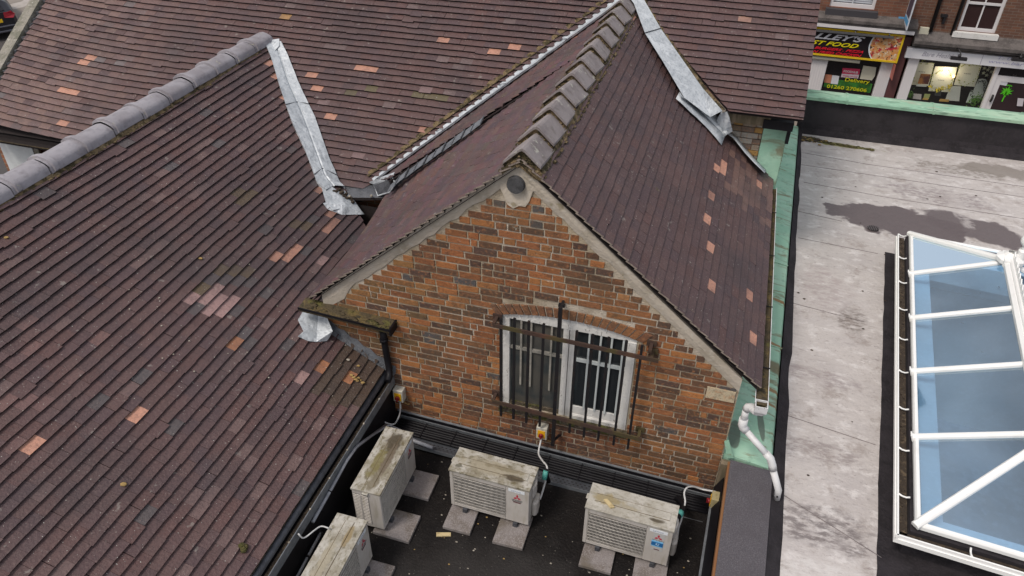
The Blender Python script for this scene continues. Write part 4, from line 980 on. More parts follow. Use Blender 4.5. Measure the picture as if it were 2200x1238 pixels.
def room(b):
    z0, z1 = -2.7, FZ-.36; Q = [lp(-.1, -.4, z0), lp(LW+2.2, -.4, z0), lp(LW+2.2, LL_+.5, z0), lp(-.1, LL_+.5, z0)]
    b.face(Q, 1); h = V((0, 0, z1-z0))
    for k in range(4): b.face([Q[k], Q[(k+1) % 4], Q[(k+1) % 4]+h, Q[k]+h], 0)
    i = .045; A = [q+h for q in Q]; B = [lp(i, i, z1), lp(LW-i, i, z1), lp(LW-i, LL_-i, z1), lp(i, LL_-i, z1)]
    for k in range(4): b.face([A[k], A[(k+1) % 4], B[(k+1) % 4], B[k]], 0)
    for (x, y, sx, sy_, sz) in ((.5, .9, .35, .9, .75), (1.1, 2.3, .5, .5, .5), (.6, 3.6, .4, .7, .9), (1.3, .3, .6, .35, .8)):
        p = lp(x, y, z0+.002); b.box((p.x, p.y, p.z), (p.x+sx, p.y+sy_, p.z+sz), 2)
def ledge(b):
    z = EZ_-.14; i, j = .048, .25; A = [lp(i, i, z), lp(LW-i, i, z), lp(LW-i, LL_-i, z), lp(i, LL_-i, z)]; B = [lp(j, j, z), lp(LW-j, j, z), lp(LW-j, LL_-j, z), lp(j, LL_-j, z)]
    for k in range(4):
        b.face([A[k], A[(k+1) % 4], B[(k+1) % 4], B[k]]); b.face([B[k], B[(k+1) % 4], B[(k+1) % 4]-V((0, 0, .34)), B[k]-V((0, 0, .34))])
part('inner_ledge', ln, mroom, ledge)
part('room_below', ln, [mroom, mfloor, mgrille], room)
rr0, rr1 = lp(LW/2, LW/2+.06, RZ), lp(LW/2, LL_-LW/2-.06, RZ)
c00, c10, c11, c01 = lp(0, 0, EZ_), lp(LW, 0, EZ_), lp(LW, LL_, EZ_), lp(0, LL_, EZ_)
BAR = [(-.5, -.5), (.5, -.5), (.5, .15), (.28, .5), (-.28, .5), (-.5, .15)]
ex = lambda p, q, d: p+(p-q).normalized()*d
for a, c in ((c00, c10), (c10, c11), (c11, c01), (c01, c00)): part('eaves_beam', ln, mwhite, lambda b: b.beam(a, c, .05, .06, prof=BAR), bevel=.003)
for cc, rc in ((c00, rr0), (c10, rr0), (c11, rr1), (c01, rr1)): part('hip_bar', ln, mwhite, lambda b: b.beam(ex(cc, rc, .05)+V((0, 0, .03)), rc+V((0, 0, .03)), .075, .055, prof=BAR), bevel=.004)
us = (1.08, 2.10, 3.10, 4.08)
for u in us:
    for v0 in (0, LW):
        p = lp(v0, u, EZ_+.03); q = lp(LW/2, u, RZ+.03)
        part('rafter_bar', ln, mwhite, lambda b: (b.beam(ex(p, q, .045), q, .058, .05, prof=BAR), b.beam(ex(p, q, .05)-V((0, 0, .0)), ex(p, q, .035)-V((0, 0, .0)), .062, .085)), bevel=.003)
def ridge_(b):
    b.beam(rr0+V((0, 0, .045)), rr1+V((0, 0, .045)), .15, .07, prof=BAR); b.beam(rr0+V((0, 0, .09)), rr1+V((0, 0, .09)), .06, .045, prof=BAR)
    n = 26
    for k in range(n):
        p = rr0.lerp(rr1, (k+.5)/n)+V((0, 0, .14)); b.prism([p-Ud*.07-V((0, 0, .03)), p+Ud*.07-V((0, 0, .03)), p+Ud*.05+V((0, 0, .02)), p+V((0, 0, .05)), p-Ud*.05+V((0, 0, .02))], Vd*.014)
part('ridge_beam', ln, mwhite, ridge_, bevel=.004)
for rc, s_ in ((rr0, -1), (rr1, 1)):
    def boss(b):
        n = 10
        for r0, r1, z0, z1 in ((.155, .155, .03, .075), (.155, .09, .075, .11), (.09, .05, .11, .15)):
            A_ = [rc+V((r0*math.cos(2*math.pi*k/n), r0*math.sin(2*math.pi*k/n), z0)) for k in range(n+1)]; B_ = [rc+V((r1*math.cos(2*math.pi*k/n), r1*math.sin(2*math.pi*k/n), z1)) for k in range(n+1)]; b.strip(A_, B_)
        b.beam(rc+V((0, 0, .055))-Ud*.15, rc+V((0, 0, .055))+Ud*.10, .17, .09)
    bo = part('ridge_boss', ln, mwhite, boss, bevel=.004)
    def ball(b):
        n, h = 14, 9; cc = rc+V((0, 0, .33))+Vd*.09
        pr = [(0.001, .14)]+[(.075*math.sin(math.pi*k/h), .075*math.cos(math.pi*k/h)) for k in range(1, h)]+[(.03, -.08), (.03, -.12), (.05, -.14), (.05, -.24)]
        for k in range(len(pr)-1): b.strip([cc+V((pr[k][0]*math.cos(2*math.pi*q/n), pr[k][0]*math.sin(2*math.pi*q/n), pr[k][1])) for q in range(n+1)], [cc+V((pr[k+1][0]*math.cos(2*math.pi*q/n), pr[k+1][0]*math.sin(2*math.pi*q/n), pr[k+1][1])) for q in range(n+1)], smooth=True)
    part('finial', bo, mwhite, ball)
def pane(b, pts): b.face(pts)
hp = lambda v0, u: lp(v0, u, EZ_+.01+(RZ-EZ_)*min(v0, LW-v0, u if True else 9, LL_-u)/(LW/2))
panes = []
kz = (RZ-EZ_)/(LW/2)
def lpz(v0, u): 
    hgt = min(v0, LW-v0)*kz; return lp(v0, u, EZ_+.012+hgt)
ulist = (0,)+us+(LL_,)
for side in (0, 1):
    vv = (lambda q: q) if side == 0 else (lambda q: LW-q)
    mid = LW/2-.002
    for k in range(len(ulist)-1):
        a, c = ulist[k], ulist[k+1]
        if k == 0: pts = [lpz(vv(.0), .0), lpz(vv(0), c), lpz(vv(mid), c), lpz(vv(mid), mid)]
        elif k == len(ulist)-2: pts = [lpz(vv(0), a), lpz(vv(0), c), lpz(vv(mid), LL_-mid), lpz(vv(mid), a)]
        else: pts = [lpz(vv(0), a), lpz(vv(0), c), lpz(vv(mid), c), lpz(vv(mid), a)]
        part('glass_pane', ln, mglass, lambda b: pane(b, pts))
part('glass_pane', ln, mglass, lambda b: pane(b, [lp(0, 0, EZ_+.012), lp(LW, 0, EZ_+.012), lp(LW/2, LW/2, RZ+.008)]))
part('glass_pane', ln, mglass, lambda b: pane(b, [lp(0, LL_, EZ_+.012), lp(LW, LL_, EZ_+.012), lp(LW/2, LL_-LW/2, RZ+.008)]))
def lgut(p, q, nrm):
    def f(b):
        o = .012; a0 = p+nrm*o; a1 = q+nrm*o; z = -.075
        for off, w_, z0, z1, m_ in ((.045, .085, z-.012, z-.004, 1), (.092, .014, z-.03, z+.052, 0), (.104, .012, z-.035, z+.012, 0)):
            b.beam(a0+nrm*off+V((0, 0, (z0+z1)/2)), a1+nrm*off+V((0, 0, (z0+z1)/2)), w_, z1-z0, m=m_)
        rg = random.Random(23)
        for k in range(70): b.lump(a0.lerp(a1, rg.random())+nrm*rg.uniform(.02, .07)+V((0, 0, z)), rg.uniform(.006, .014), 1)
    return f
gl_ = part('gutter', ln, [mwhite, mdebris], lgut(lp(-.05, -.17, EZ_), lp(-.05, LL_+.03, EZ_), -Vd))
gn_ = part('gutter', ln, [mwhite, mdebris], lgut(lp(LW+.17, -.05, EZ_), lp(-.17, -.05, EZ_), -Ud))
for g_, base, dr, nr in ((gl_, lp(-.05, 0, EZ_), Ud, -Vd), (gn_, lp(0, -.05, EZ_), Vd, -Ud)):
    for k in range(9 if g_ is gl_ else 3):
        t = .32+.60*k if g_ is gl_ else .42+.6*k
        p = base+dr*t
        part('gutter_bracket', g_, mwhite, lambda b: b.tube([p-V((0, 0, .03)), p+nr*.03-V((0, 0, .045)), p+nr*.065-V((0, 0, .042)), p+nr*.105-V((0, 0, .022))], .009, 6))

# ------------------------------------------------------------------ white downpipe and hopper
dp = thing('white_downpipe', (1.40, -.1, FZ), 'white plastic downpipe with a small hopper, bent across the copper apron below the gable eaves', 'downpipe')
def hop(b):
    A = [(1.352, -.215, 1.43), (1.462, -.215, 1.43), (1.462, -.115, 1.43), (1.352, -.115, 1.43)]; B = [(1.352, -.215, 1.50), (1.462, -.215, 1.50), (1.462, -.115, 1.50), (1.352, -.115, 1.50)]; C = [(1.365, -.19, 1.375), (1.43, -.19, 1.375), (1.43, -.13, 1.375), (1.365, -.13, 1.375)]
    for k in range(4):
        j = (k+1) % 4; b.face([A[k], A[j], B[j], B[k]], 0); b.face([C[k], C[j], A[j], A[k]], 0); i = lambda p: (1.407+(p[0]-1.407)*.86, -.165+(p[1]+.165)*.86, p[2])
        b.face([B[k], B[j], i(B[j]), i(B[k])], 0); b.face([i(B[k]), i(B[j]), (i(B[j])[0], i(B[j])[1], 1.44), (i(B[k])[0], i(B[k])[1], 1.44)], 0)
    b.face([(1.36, -.207, 1.44), (1.454, -.207, 1.44), (1.454, -.123, 1.44), (1.36, -.123, 1.44)], 0); b.face([(1.40+.024*math.cos(k*.5236), -.165+.024*math.sin(k*.5236), 1.4425) for k in range(12)], 1)
part('hopper', dp, [mwhite2, mdark], hop, fix=True)
def bend1(b): b.tube([(1.39, -.15, 1.385), (1.375, -.12, 1.36), (1.34, -.075, 1.352), (1.315, -.065, 1.335), (1.305, -.06, 1.30)], .040, 12)
part('elbow', dp, mwhite2, bend1)
part('pipe', dp, mwhite2, lambda b: b.tube([(1.305, -.06, 1.30), (1.305, -.06, 1.15)], .032, 12))
part('socket', dp, mwhite2, lambda b: b.tube([(1.305, -.06, 1.18), (1.305, -.06, 1.10), (1.318, -.062, 1.07), (1.35, -.07, 1.045)], [.042, .042, .041, .041], 12))
pe = YP(1655, 985, -.20)
part('pipe', dp, mwhite2, lambda b: b.tube([(1.345, -.07, 1.05), tuple(pe+V((-.03, .01, .02)))], .031, 12))
pf = V((1.742, -.27, .52))
part('elbow', dp, mwhite2, lambda b: b.tube([pe+V((-.05, .02, .035)), pe, pe+V((.03, -.02, -.06)), pe+V((.045, -.025, -.11))], .037, 12))
def spout(b): b.tube([pe+V((.042, -.022, -.10)), pf+V((0, 0, .05)), pf+V((.005, -.005, -.06))], .032, 12); b.lump(pf+V((.0, -.035, .0)), .012, 1)
part('spout', dp, [mwhite2, mdark], spout)

# ================================================================== LOW FLAT ROOF
lf = thing('low_flat_roof', (-.5, -1.6, 0), 'dark flat roof with black covering in front of the brick gable, holding the air conditioners', 'flat roof')
part('roof_covering', lf, mblack, lambda b: b.box((-2.40, -5.0, -.2), (1.27, -.002, 0)))
part('walls', lf, mbD, lambda b: b.box((-2.39, -4.95, -3), (1.17, -.05, -.201)))
def upw(b):
    b.prism([(-2.27, -.045, -.01), (1.20, -.045, -.01), (1.20, -.03, .04), (-2.27, -.025, .19)], (0, .03, 0), 0)
part('wall_upstand', lf, mblackp, upw)
part('upstand_trim', lf, mgalv, lambda b: b.prism([(-2.26, -.030, .185), (-2.26, -.010, .188), (-2.26, -.010, .198), (-2.26, -.030, .194)], (3.54, 0, -.135)))
part('edge_trim', lf, mgalv, lambda b: b.prism([(1.170, -.30, .20), (1.192, -.30, .20), (1.192, -.30, .212), (1.170, -.30, .212)], (-.085, -2.6, 0)))
part('side_upstand', lf, mblackp, lambda b: b.prism([(1.192, -.08, 0), (1.27, -.08, 0), (1.262, -.08, .37), (1.192, -.08, .20)], (-.09, -2.9, 0)))

# ------------------------------------------------------------------ cable tray with pipes
ct = thing('cable_tray', (-.5, -.17, .08), 'long perforated metal cable tray carrying black pipes along the foot of the gable wall', 'cable tray')
def tz(x): return .105-.038*(x+2.2)
def tr_(b):
    x0, x1 = -2.22, 1.20
    def Q(x, y, dz): return V((x, y, tz(x)+dz))
    for y0, y1, z0, z1, m_ in ((-.375, -.06, -.004, 0, 0), (-.380, -.3755, -.03, .022, 1), (-.0595, -.055, -.004, .052, 1)): b.prism([Q(x0, y0, z0), Q(x0, y1, z0), Q(x0, y1, z1), Q(x0, y0, z1)], Q(x1, y0, z0)-Q(x0, y0, z0), m_)
    b.prism([Q(x0, -.064, .052), Q(x0, -.052, .052), Q(x0, -.052, .060), Q(x0, -.064, .060)], Q(x1, 0, 0)-Q(x0, 0, 0), 1)
    k = 0; x = x0+.03
    while x < x1-.02:
        for j, y in enumerate((-.356, -.328, -.300)):
            xx = x+(.023 if j % 2 else 0); b.face([Q(xx, y-.006, .0012), Q(xx+.018, y-.006, .0012), Q(xx+.018, y+.006, .0012), Q(xx, y+.006, .0012)], 2)
        x += .046
part('tray', ct, [simple('tray_steel', (.075, .08, .092), .55, .3, 12, .4), mgalv, mdark], tr_)
for j, y in enumerate((-.088, -.122, -.156, -.190, -.224, -.258)):
    part('insulated_pipe', ct, mblackp, lambda b: b.tube([(x, y+.002*math.sin(x*5+j), tz(x)+.024+.003*math.sin(x*3+j*2)) for x in [-2.2+3.38*k/20 for k in range(21)]], .0168, 8))
part('cable_ties', ct, mblackp, lambda b: [b.box((x, -.29, tz(x)+.043), (x+.008, -.065, tz(x)+.047)) for x in (-1.9, -1.55, -1.2, -.86, -.5, -.15, .2, .55, .9)])
# conduits up the left side
lc = thing('cable_bundle', (-2.25, -1.2, .5), 'grey bundle of tied cables and pipe running along the black upstand beside the left wing', 'cables')
def cb(b):
    for d in (0, .014):
        b.tube([XP(690, 1145, -2.24)+V((0, 0, d)), XP(672, 1178, -2.24)+V((0, 0, d)), XP(640, 1238, -2.24)+V((0, 0, d)), XP(600, 1300, -2.24)], .011, 6)
    b.tube([(-2.235, -.36, .30), XP(766, 960, -2.235), XP(745, 990, -2.235), XP(715, 1045, -2.235), XP(690, 1090, -2.235), XP(672, 1122, -2.235)], .016, 8); b.tube([(-2.06, -.36, .27), (-2.2, -.37, .32), XP(768, 956, -2.25), XP(745, 988, -2.25), XP(675, 1112, -2.25)], .012, 6)
part('cables', lc, mconduit, cb)
part('bend_pipe', lc, mconduit, lambda b: b.tube([(-2.24, -.48, .16), (-2.235, -.40, .20), (-2.20, -.36, .215), (-2.12, -.35, .20), (-1.9, -.375, .165), (-1.7, -.385, .145)], .022, 8))
part('ties', lc, mblackp, lambda b: [b.tube([XP(px, py, -2.238)-V((0, .006, 0)), XP(px, py, -2.238)+V((0, .006, 0))], .026, 8) for px, py in ((661, 1197), (690, 1146), (708, 1058), (688, 1096))])

# ------------------------------------------------------------------ isolators and their cables
def isolator(name, loc, label, rz, tail, mbox=mbox):
    t = thing(name, loc, label, 'isolator switch', 'rotary isolators by the air conditioners', rz)
    part('case', t, mbox, lambda b: b.box((-.0575, -.09, -.08), (.0575, 0, .085)), world=False, bevel=.008)
    pl = part('yellow_plate', t, myel, lambda b: b.box((-.040, -.0955, -.055), (.040, -.0905, .05)), world=False, bevel=.003)
    part('rotary_knob', pl, mred, lambda b: (b.tube([(0, -.096, -.012), (0, -.115, -.012)], .026, 12), b.box((-.009, -.128, -.038), (.009, -.1155, .014))), world=False)
    def glands(b):
        for x in tail: b.tube([(x, -.045, -.08), (x, -.045, -.105)], .014, 8, 0); b.tube([(x, -.045, -.105), (x+.01, -.05, -.12)], .008, 6, 1)
        b.tube([(.03, -.03, -.08), (.055, -.04, -.125), (.08, -.035, -.14), (.10, -.03, -.135)], .006, 6, 1)
    part('cable_glands', t, [mblackp, mleaf], glands, world=False)
    return t
isolator('isolator_switch', (-2.198, -.012, .485), 'cream isolator switch with yellow plate on the wall by the black corner downpipe', 0, (-.02, .02))
isolator('isolator_switch', (-.594, -.012, .415), 'cream isolator switch with yellow plate on the wall just below the window grille', 0, (-.02, .02))
isolator('isolator_switch', (1.262, -.30, .25), 'mossy isolator switch seen from the side at the right end of the tray', -R(90), (-.02,), mbox2)
def cable(label, pts, r=.009, m=mcable, extra=None):
    b = MB(); b.tube(smooth(pts), r, 6); o = b.build('cable', m); tag(o, label, 'cable', 'flexible cables to the air conditioners'); return o
def smooth(pts, n=6):
    pts = [V(p) for p in pts]; out = []
    for k in range(len(pts)-1):
        p0 = pts[max(k-1, 0)]; p1, p2 = pts[k], pts[k+1]; p3 = pts[min(k+2, len(pts)-1)]
        for j in range(n):
            t = j/n; out.append(.5*((2*p1)+(p2-p0)*t+(2*p0-5*p1+4*p2-p3)*t*t+(3*p1-p0-3*p2+p3)*t**3))
    return out+[pts[-1]]
cable('white cable looping down from the isolator by the corner downpipe to the tray end', [(-2.20, -.06, .38), (-2.185, -.10, .31), YP(857, 895, -.22), YP(845, 912, -.28), YP(820, 905, -.32), YP(800, 899, -.36), YP(785, 908, -.40), YP(778, 925, -.44), YP(782, 940, -.46)])
cable('pale cable hanging from the middle isolator and curving to the unit under the window', [(-.60, -.06, .31), YP(1158, 965, -.16), YP(1158, 978, -.24), YP(1167, 992, -.36), YP(1175, 1003, -.44), YP(1174, 1025, -.52), YP(1166, 1055, -.62), YP(1160, 1073, -.68)], .010)
cable('white cable arching from the right-hand isolator down behind the unit with the blue sticker', [(1.20, -.25, .33), YP(1510, 1052, -.22), YP(1490, 1046, -.26), YP(1476, 1048, -.32), YP(1470, 1060, -.38), YP(1472, 1080, -.46), YP(1466, 1110, -.56), YP(1458, 1135, -.68), YP(1455, 1160, -.76)])
cable('thin pale cable drooping from the left gutter lip to the unit at the bottom edge', [(-2.25, XP(638, 1137, -2.25).y, .66), XP(642, 1148, -2.22), XP(650, 1156, -2.20), XP(660, 1152, -2.18), XP(675, 1140, -2.15), XP(690, 1131, -2.12), XP(706, 1135, -2.03)], .007)
cable('black lagged pipe dropping from the tray behind the unit with the blue sticker', [(.86, -.22, .06), (.90, -.30, .14), (.93, -.42, .20), (.93, -.52, .30), (.90, -.62, .34), (.875, -.72, .36)], .030, mblackp)
b = MB(); b.tube([(.905, -.60, .34), (.89, -.66, .35)], .034, 8); tag(b.build('insulation_tape', mteal), 'turquoise tape wrapped on the black pipe behind the unit with the blue sticker', 'tape', 'turquoise tape wraps')
b = MB(); b.tube([(-.425, -.56, .42), (-.43, -.60, .34)], .026, 8); tag(b.build('insulation_tape', mteal), 'turquoise tape wrapped on the pipe at the back of the unit under the window', 'tape', 'turquoise tape wraps')
b = MB(); b.tube([(-2.17, -.50, .25), (-2.07, -.52, .25)], .026, 8); tag(b.build('insulation_tape', mteal), 'turquoise tape wrapped on the pipe behind the side-on unit near the corner', 'tape', 'turquoise tape wraps')
b = MB(); b.tube([(-2.24, -.49, .25), (-2.17, -.50, .25)], .030, 8); b.tube([(-.42, -.45, .14), (-.42, -.54, .30), (-.425, -.56, .42)], .028, 8); tag(b.build('lagged_pipe', mblackp), 'black lagged pipe ends behind the air conditioners', 'pipe')

# ------------------------------------------------------------------ air conditioning units
def unit(loc, rz, label, lidm, cm, sticker=False, extra=None):
    t = thing('air_conditioning_unit', loc, label, 'air conditioner', 'outdoor air conditioning units', rz)
    W2, D2, H = .40, .1425, .50; k = dict(world=False)
    cs = part('casing', t, cm, lambda b: (b.box((-W2, -D2, 0), (-W2+.035, D2, H)), b.box((.17, -D2, 0), (W2, D2, H)), b.box((-W2+.035, -D2+.034, 0), (.17, D2, H)), b.box((-W2+.035, -D2, 0), (.17, -D2+.03, .045)), b.box((-W2+.035, -D2, H-.055), (.17, -D2+.03, H))), bevel=.006, **k)
    part('lid', t, lidm, lambda b: (b.box((-W2-.006, -D2-.008, H+.001), (W2+.006, D2+.006, H+.022)), b.box((-W2+.10, -.045, H+.0225), (W2-.05, .035, H+.027))), bevel=.007, **k)
    def lidl(b):
        for y in (-.048, .038): b.box((-W2+.06, y-.0025, H+.0222), (W2-.05, y+.0025, H+.0235))
    part('lid_grooves', t, simple('lid_dirt', (.14, .105, .06), .9, .5, 20), lidl, **k)
    fx, fz, fr = -.10, .245, .205
    def fan(b):
        b.box((-W2+.036, -D2+.018, .046), (.169, -D2+.029, H-.056), 3)
        b.face([(fx+fr*math.cos(a*.2618), -D2+.0165, fz+fr*math.sin(a*.2618)) for a in range(24)], 1)
        for q in range(4):
            a0 = q*math.pi/2+.3; b.face([(fx+.05*math.cos(a0), -D2+.016, fz+.05*math.sin(a0)), (fx+.185*math.cos(a0-.35), -D2+.0155, fz+.185*math.sin(a0-.35)), (fx+.19*math.cos(a0+.35), -D2+.0155, fz+.19*math.sin(a0+.35)), (fx+.06*math.cos(a0+.8), -D2+.016, fz+.06*math.sin(a0+.8))], 2)
        b.face([(fx+.06*math.cos(a*.5), -D2+.0145, fz+.06*math.sin(a*.5)) for a in range(13)], 2)
    part('fan', t, [cm, mdark, simple('fan_blade', (.045, .04, .04), .7, .2), simple('shroud', (.085, .078, .075), .8, .2)], fan, **k)
    def gr(b):
        x0, x1, z0, z1 = -W2+.040, .165, .050, H-.060; n = 42
        for q in range(n+1): xx = x0+(x1-x0)*q/n; b.box((xx-.0022, -D2-.004, z0), (xx+.0022, -D2+.004, z1))
        for q in range(10):
            z = z0+(z1-z0)*q/9; c = .012*math.sin(math.pi*q/9); b.tube([(x0, -D2-.004, z), ((x0+x1)/2, -D2-.006, z-c*.6), (x1, -D2-.004, z)], .0028, 5)
    part('fan_grille', t, mgrille, gr, **k)
    def louv(b):
        b.box((-W2-.002, -.02, .05), (-W2+.001, D2-.012, H-.045), 1)
        for q in range(18): z = .055+q*.0225; b.prism([(-W2-.002, -.02, z), (-W2-.010, -.02, z+.004), (-W2-.010, -.02, z+.010), (-W2-.002, -.02, z+.012)], (0, .148, 0), 0)
        b.box((-W2-.011, .05, .05), (-W2-.002, .062, H-.045), 0)
    part('side_louvres', t, [cm, mdark], louv, **k)
    def handle(b):
        b.box((-W2-.026, -.03, H-.012), (-W2-.001, .03, H+.004))
    part('lid_tab', t, lidm, handle, bevel=.006, **k)
    def valve(b):
        b.prism([(W2, -.05, .03), (W2+.045, -.045, .03), (W2+.055, .0, .03), (W2+.045, .10, .03), (W2, .105, .03)], (0, 0, .19))
    part('valve_cover', t, cm, valve, bevel=.018, **k)
    part('terminal_cover', t, cm, lambda b: b.prism([(W2, -.06, .31), (W2+.02, -.055, .31), (W2+.03, .0, .31), (W2+.02, .06, .31), (W2, .065, .31)], (0, 0, .15)), bevel=.012, **k)
    for x in (-.25, .27): part('foot', t, mgalvd, lambda b: (b.box((x-.022, -.165, -.05), (x+.022, .165, -.001)), b.tube([(x, -.155, -.049), (x, -.155, -.02)], .012, 6)), **k)
    pm = lambda n, c: plain(n, c, .5)
    lb = part('maker_label', t, pm('label_white', (.70, .73, .76)), lambda b: b.box((.195, -D2-.0025, H-.062), (.355, -D2-.0005, H-.022)), **k)
    text(lb, 'label_lettering', 'LXVVUA', .225, .32, H-.054, H-.036, -D2-.0027, pm('label_grey', (.14, .16, .25)), world=False, depth=.0006)
    if sticker:
        st = part('sticker', t, pm('sticker_silver', (.44, .44, .43)), lambda b: b.box((.235, -D2-.0025, .19), (.335, -D2-.0005, H-.063)), **k)
        part('sticker_band', st, pm('sticker_sky', (.17, .45, .72)), lambda b: b.box((.228, -D2-.0045, .245), (.333, -D2-.0027, .325)), **k)
        part('sticker_band', st, pm('sticker_blue', (.012, .12, .32)), lambda b: b.box((.228, -D2-.0062, .26), (.333, -D2-.0047, .308)), **k)
        text(st, 'sticker_lettering', 'R2', .265, .30, .270, .298, -D2-.0064, pm('ink_pale', (.5, .7, .85)), shear=.3, world=False, depth=.0006)
        part('sticker_strip', st, pm('strip_maroon', (.10, .02, .03)), lambda b: b.box((.258, -D2-.0045, .198), (.308, -D2-.0027, .208)), **k)
    cxl, czl, s = .283, (.375 if sticker else .372), .021
    def dia(b):
        r3 = math.sqrt(3)/2
        for a in (90, 210, 330):
            ux, uz = math.cos(R(a)), math.sin(R(a)); px_, pz = -uz, ux; L = s*2.0; hw = s*.58
            b.prism([(cxl, -D2-.0030, czl), (cxl+ux*L/2+px_*hw, -D2-.0030, czl+uz*L/2+pz*hw), (cxl+ux*L, -D2-.0030, czl+uz*L), (cxl+ux*L/2-px_*hw, -D2-.0030, czl+uz*L/2-pz*hw)], (0, -.0012, 0))
    part('diamond_emblem', t, pm('emblem_red', (.44, .03, .06)), dia, **k)
    text(t, 'maker_lettering', 'MITSUBISHI', cxl-.052, cxl+.052, czl-.046, czl-.033, -D2-.0030, pm('ink_dark', (.05, .05, .06)), world=False, depth=.0008)
    text(t, 'maker_lettering', 'ELECTRIC', cxl-.045, cxl+.045, czl-.062, czl-.050, -D2-.0030, pm('ink_dark', (.05, .05, .06)), world=False, depth=.0008)
    if not sticker: part('model_strip', t, pm('strip_maroon', (.10, .02, .03)), lambda b: b.box((cxl-.036, -D2-.0032, czl-.078), (cxl+.036, -D2-.0008, czl-.068)), **k)
    return t
BR = (.055, .040, .022); GR = (.16, .135, .05); TN = (.31, .275, .205)
unit((-1.927, -1.045, .09), R(90.5), 'air conditioner turned side-on near the corner, brown debris on its mossy lid', lid_mat('lid_mossy_brown', .95, ((.20, -.02, .19, .085, BR), (-.05, .03, .22, .06, GR), (.0, -.05, .25, .04, (.13, .10, .07)), (-.28, -.03, .12, .05, (.16, .135, .09)))), unit_mat('casing_corner', 0, 0))  # casing in the same base colour as the other units, own mottling scale
unit((-.873, -.838, .09), -.026, 'air conditioner facing forward below the window, tan stained lid and red emblem', lid_mat('lid_tan', .95, ((0, 0, .32, .085, TN), (.22, -.06, .10, .04, BR), (.1, .02, .2, .03, (.20, .17, .11)), (-.33, -.075, .035, .022, (.12, .11, .08)))), unit_mat('casing_green_streak', 1, 1))
unit((.465, -.887, .09), -.039, 'air conditioner with a blue sticker and whiter lid, nearest the felt parapet', lid_mat('lid_clean', .45, ((-.22, 0, .13, .06, (.27, .22, .12)), (.24, -.085, .08, .022, BR), (-.02, -.03, .09, .02, TN))), unit_mat('casing_clean', 0, .4), True)
unit((-1.905, -2.14, .09), R(90.5), 'air conditioner cut by the bottom edge of the photo, cream lid with two brown grooves', lid_mat('lid_cream', .75, ((.20, -.06, .11, .035, (.24, .18, .09)), (-.1, .03, .3, .05, TN))), unit_mat('casing_cream', 0, .7))
b = MB(); b.prism([(.20, -.90, .614), (.235, -.885, .614), (.315, -.955, .614), (.28, -.975, .614)], (0, 0, .018)); tag(b.build('wood_offcut', mwood, bevel=.002), 'short pale wood offcut lying on the lid of the unit with the blue sticker', 'wood offcut')
b = MB(); b.prism([(-1.32, -1.275, .003), (-1.185, -1.235, .003), (-1.17, -1.27, .003), (-1.305, -1.315, .003)], (0, 0, .016)); tag(b.build('wood_offcut', mwood, bevel=.002), 'short pale wood offcut lying on the black roof between two slabs', 'wood offcut')
def slab(x0, y0, x1, y1, label):
    b = MB(); rg = random.Random(int(x0*100)); j = lambda: rg.uniform(-.006, .006)
    b.prism([(x0+j(), y0+j(), .002), (x1+j(), y0+j(), .002), (x1+j(), y1+j(), .002), (x0+j(), y1+j(), .002)], (0, 0, .038)); o = b.build('paving_slab', mslab, bevel=.004); tag(o, label, 'paving slab', 'concrete slabs under the air conditioners')
slab(-1.90, -.945, -1.54, -.635, 'stained concrete slab under the far end of the side-on air conditioner')
slab(-1.90, -1.465, -1.53, -1.16, 'pale concrete slab under the near end of the side-on air conditioner')
slab(-1.285, -1.205, -1.0, -.82, 'concrete slab under the grille end of the air conditioner below the window')
slab(-.77, -1.225, -.465, -.84, 'concrete slab under the emblem end of the air conditioner below the window')
slab(.08, -1.235, .385, -.86, 'concrete slab with a pipe stub under the grille end of the unit with the blue sticker')
slab(.57, -1.21, .875, -.85, 'concrete slab under the sticker end of the unit nearest the felt parapet')
slab(-1.90, -2.06, -1.54, -1.75, 'concrete slab under the air conditioner at the bottom edge')
b = MB()
rg = random.Random(55)
for k in range(150): b.lump((rg.uniform(-2.0, 1.1), rg.uniform(-2.4, -.4), .006), rg.uniform(.003, .009), rg.choice([0, 0, 1]), flat=(1.5, 1, .6))
for k in range(46):
    x = rg.uniform(-4.6, -2.45); y = rg.uniform(-1.2, .0) if x > -3.1 else rg.uniform(-1.6, 1.2); b.lump((x, y, WL.z(x, y)+.022), rg.uniform(.004, .009), 0, flat=(1.4, 1, .6))
for px, py in ((755, 806), (760, 810), (764, 815), (775, 817), (770, 812), (748, 773), (770, 786), (779, 822), (768, 818)): b.lump(WL.at(px, py, .03), rg.uniform(.010, .02), rg.choice([0, 1, 1]), flat=(1.5, 1, .5))
for px, py in ((522, 1178), (519, 1172), (526, 1175), (524, 1182)): b.lump(WL.at(px, py, .03), .03, 2, flat=(1, 1, .8))
for px, py in ((430, 555), (13, 510), (265, 1040)): b.lump(WL.at(px, py, .02), .02, 1, flat=(1.8, 1, .3))
o = b.build('roof_debris', [mgrit, mleaf, mmoss]); struct(o, 'stuff'); tag(o, 'pale grit, dead leaves and moss tufts scattered over the left roof slope and the black roof', 'debris')

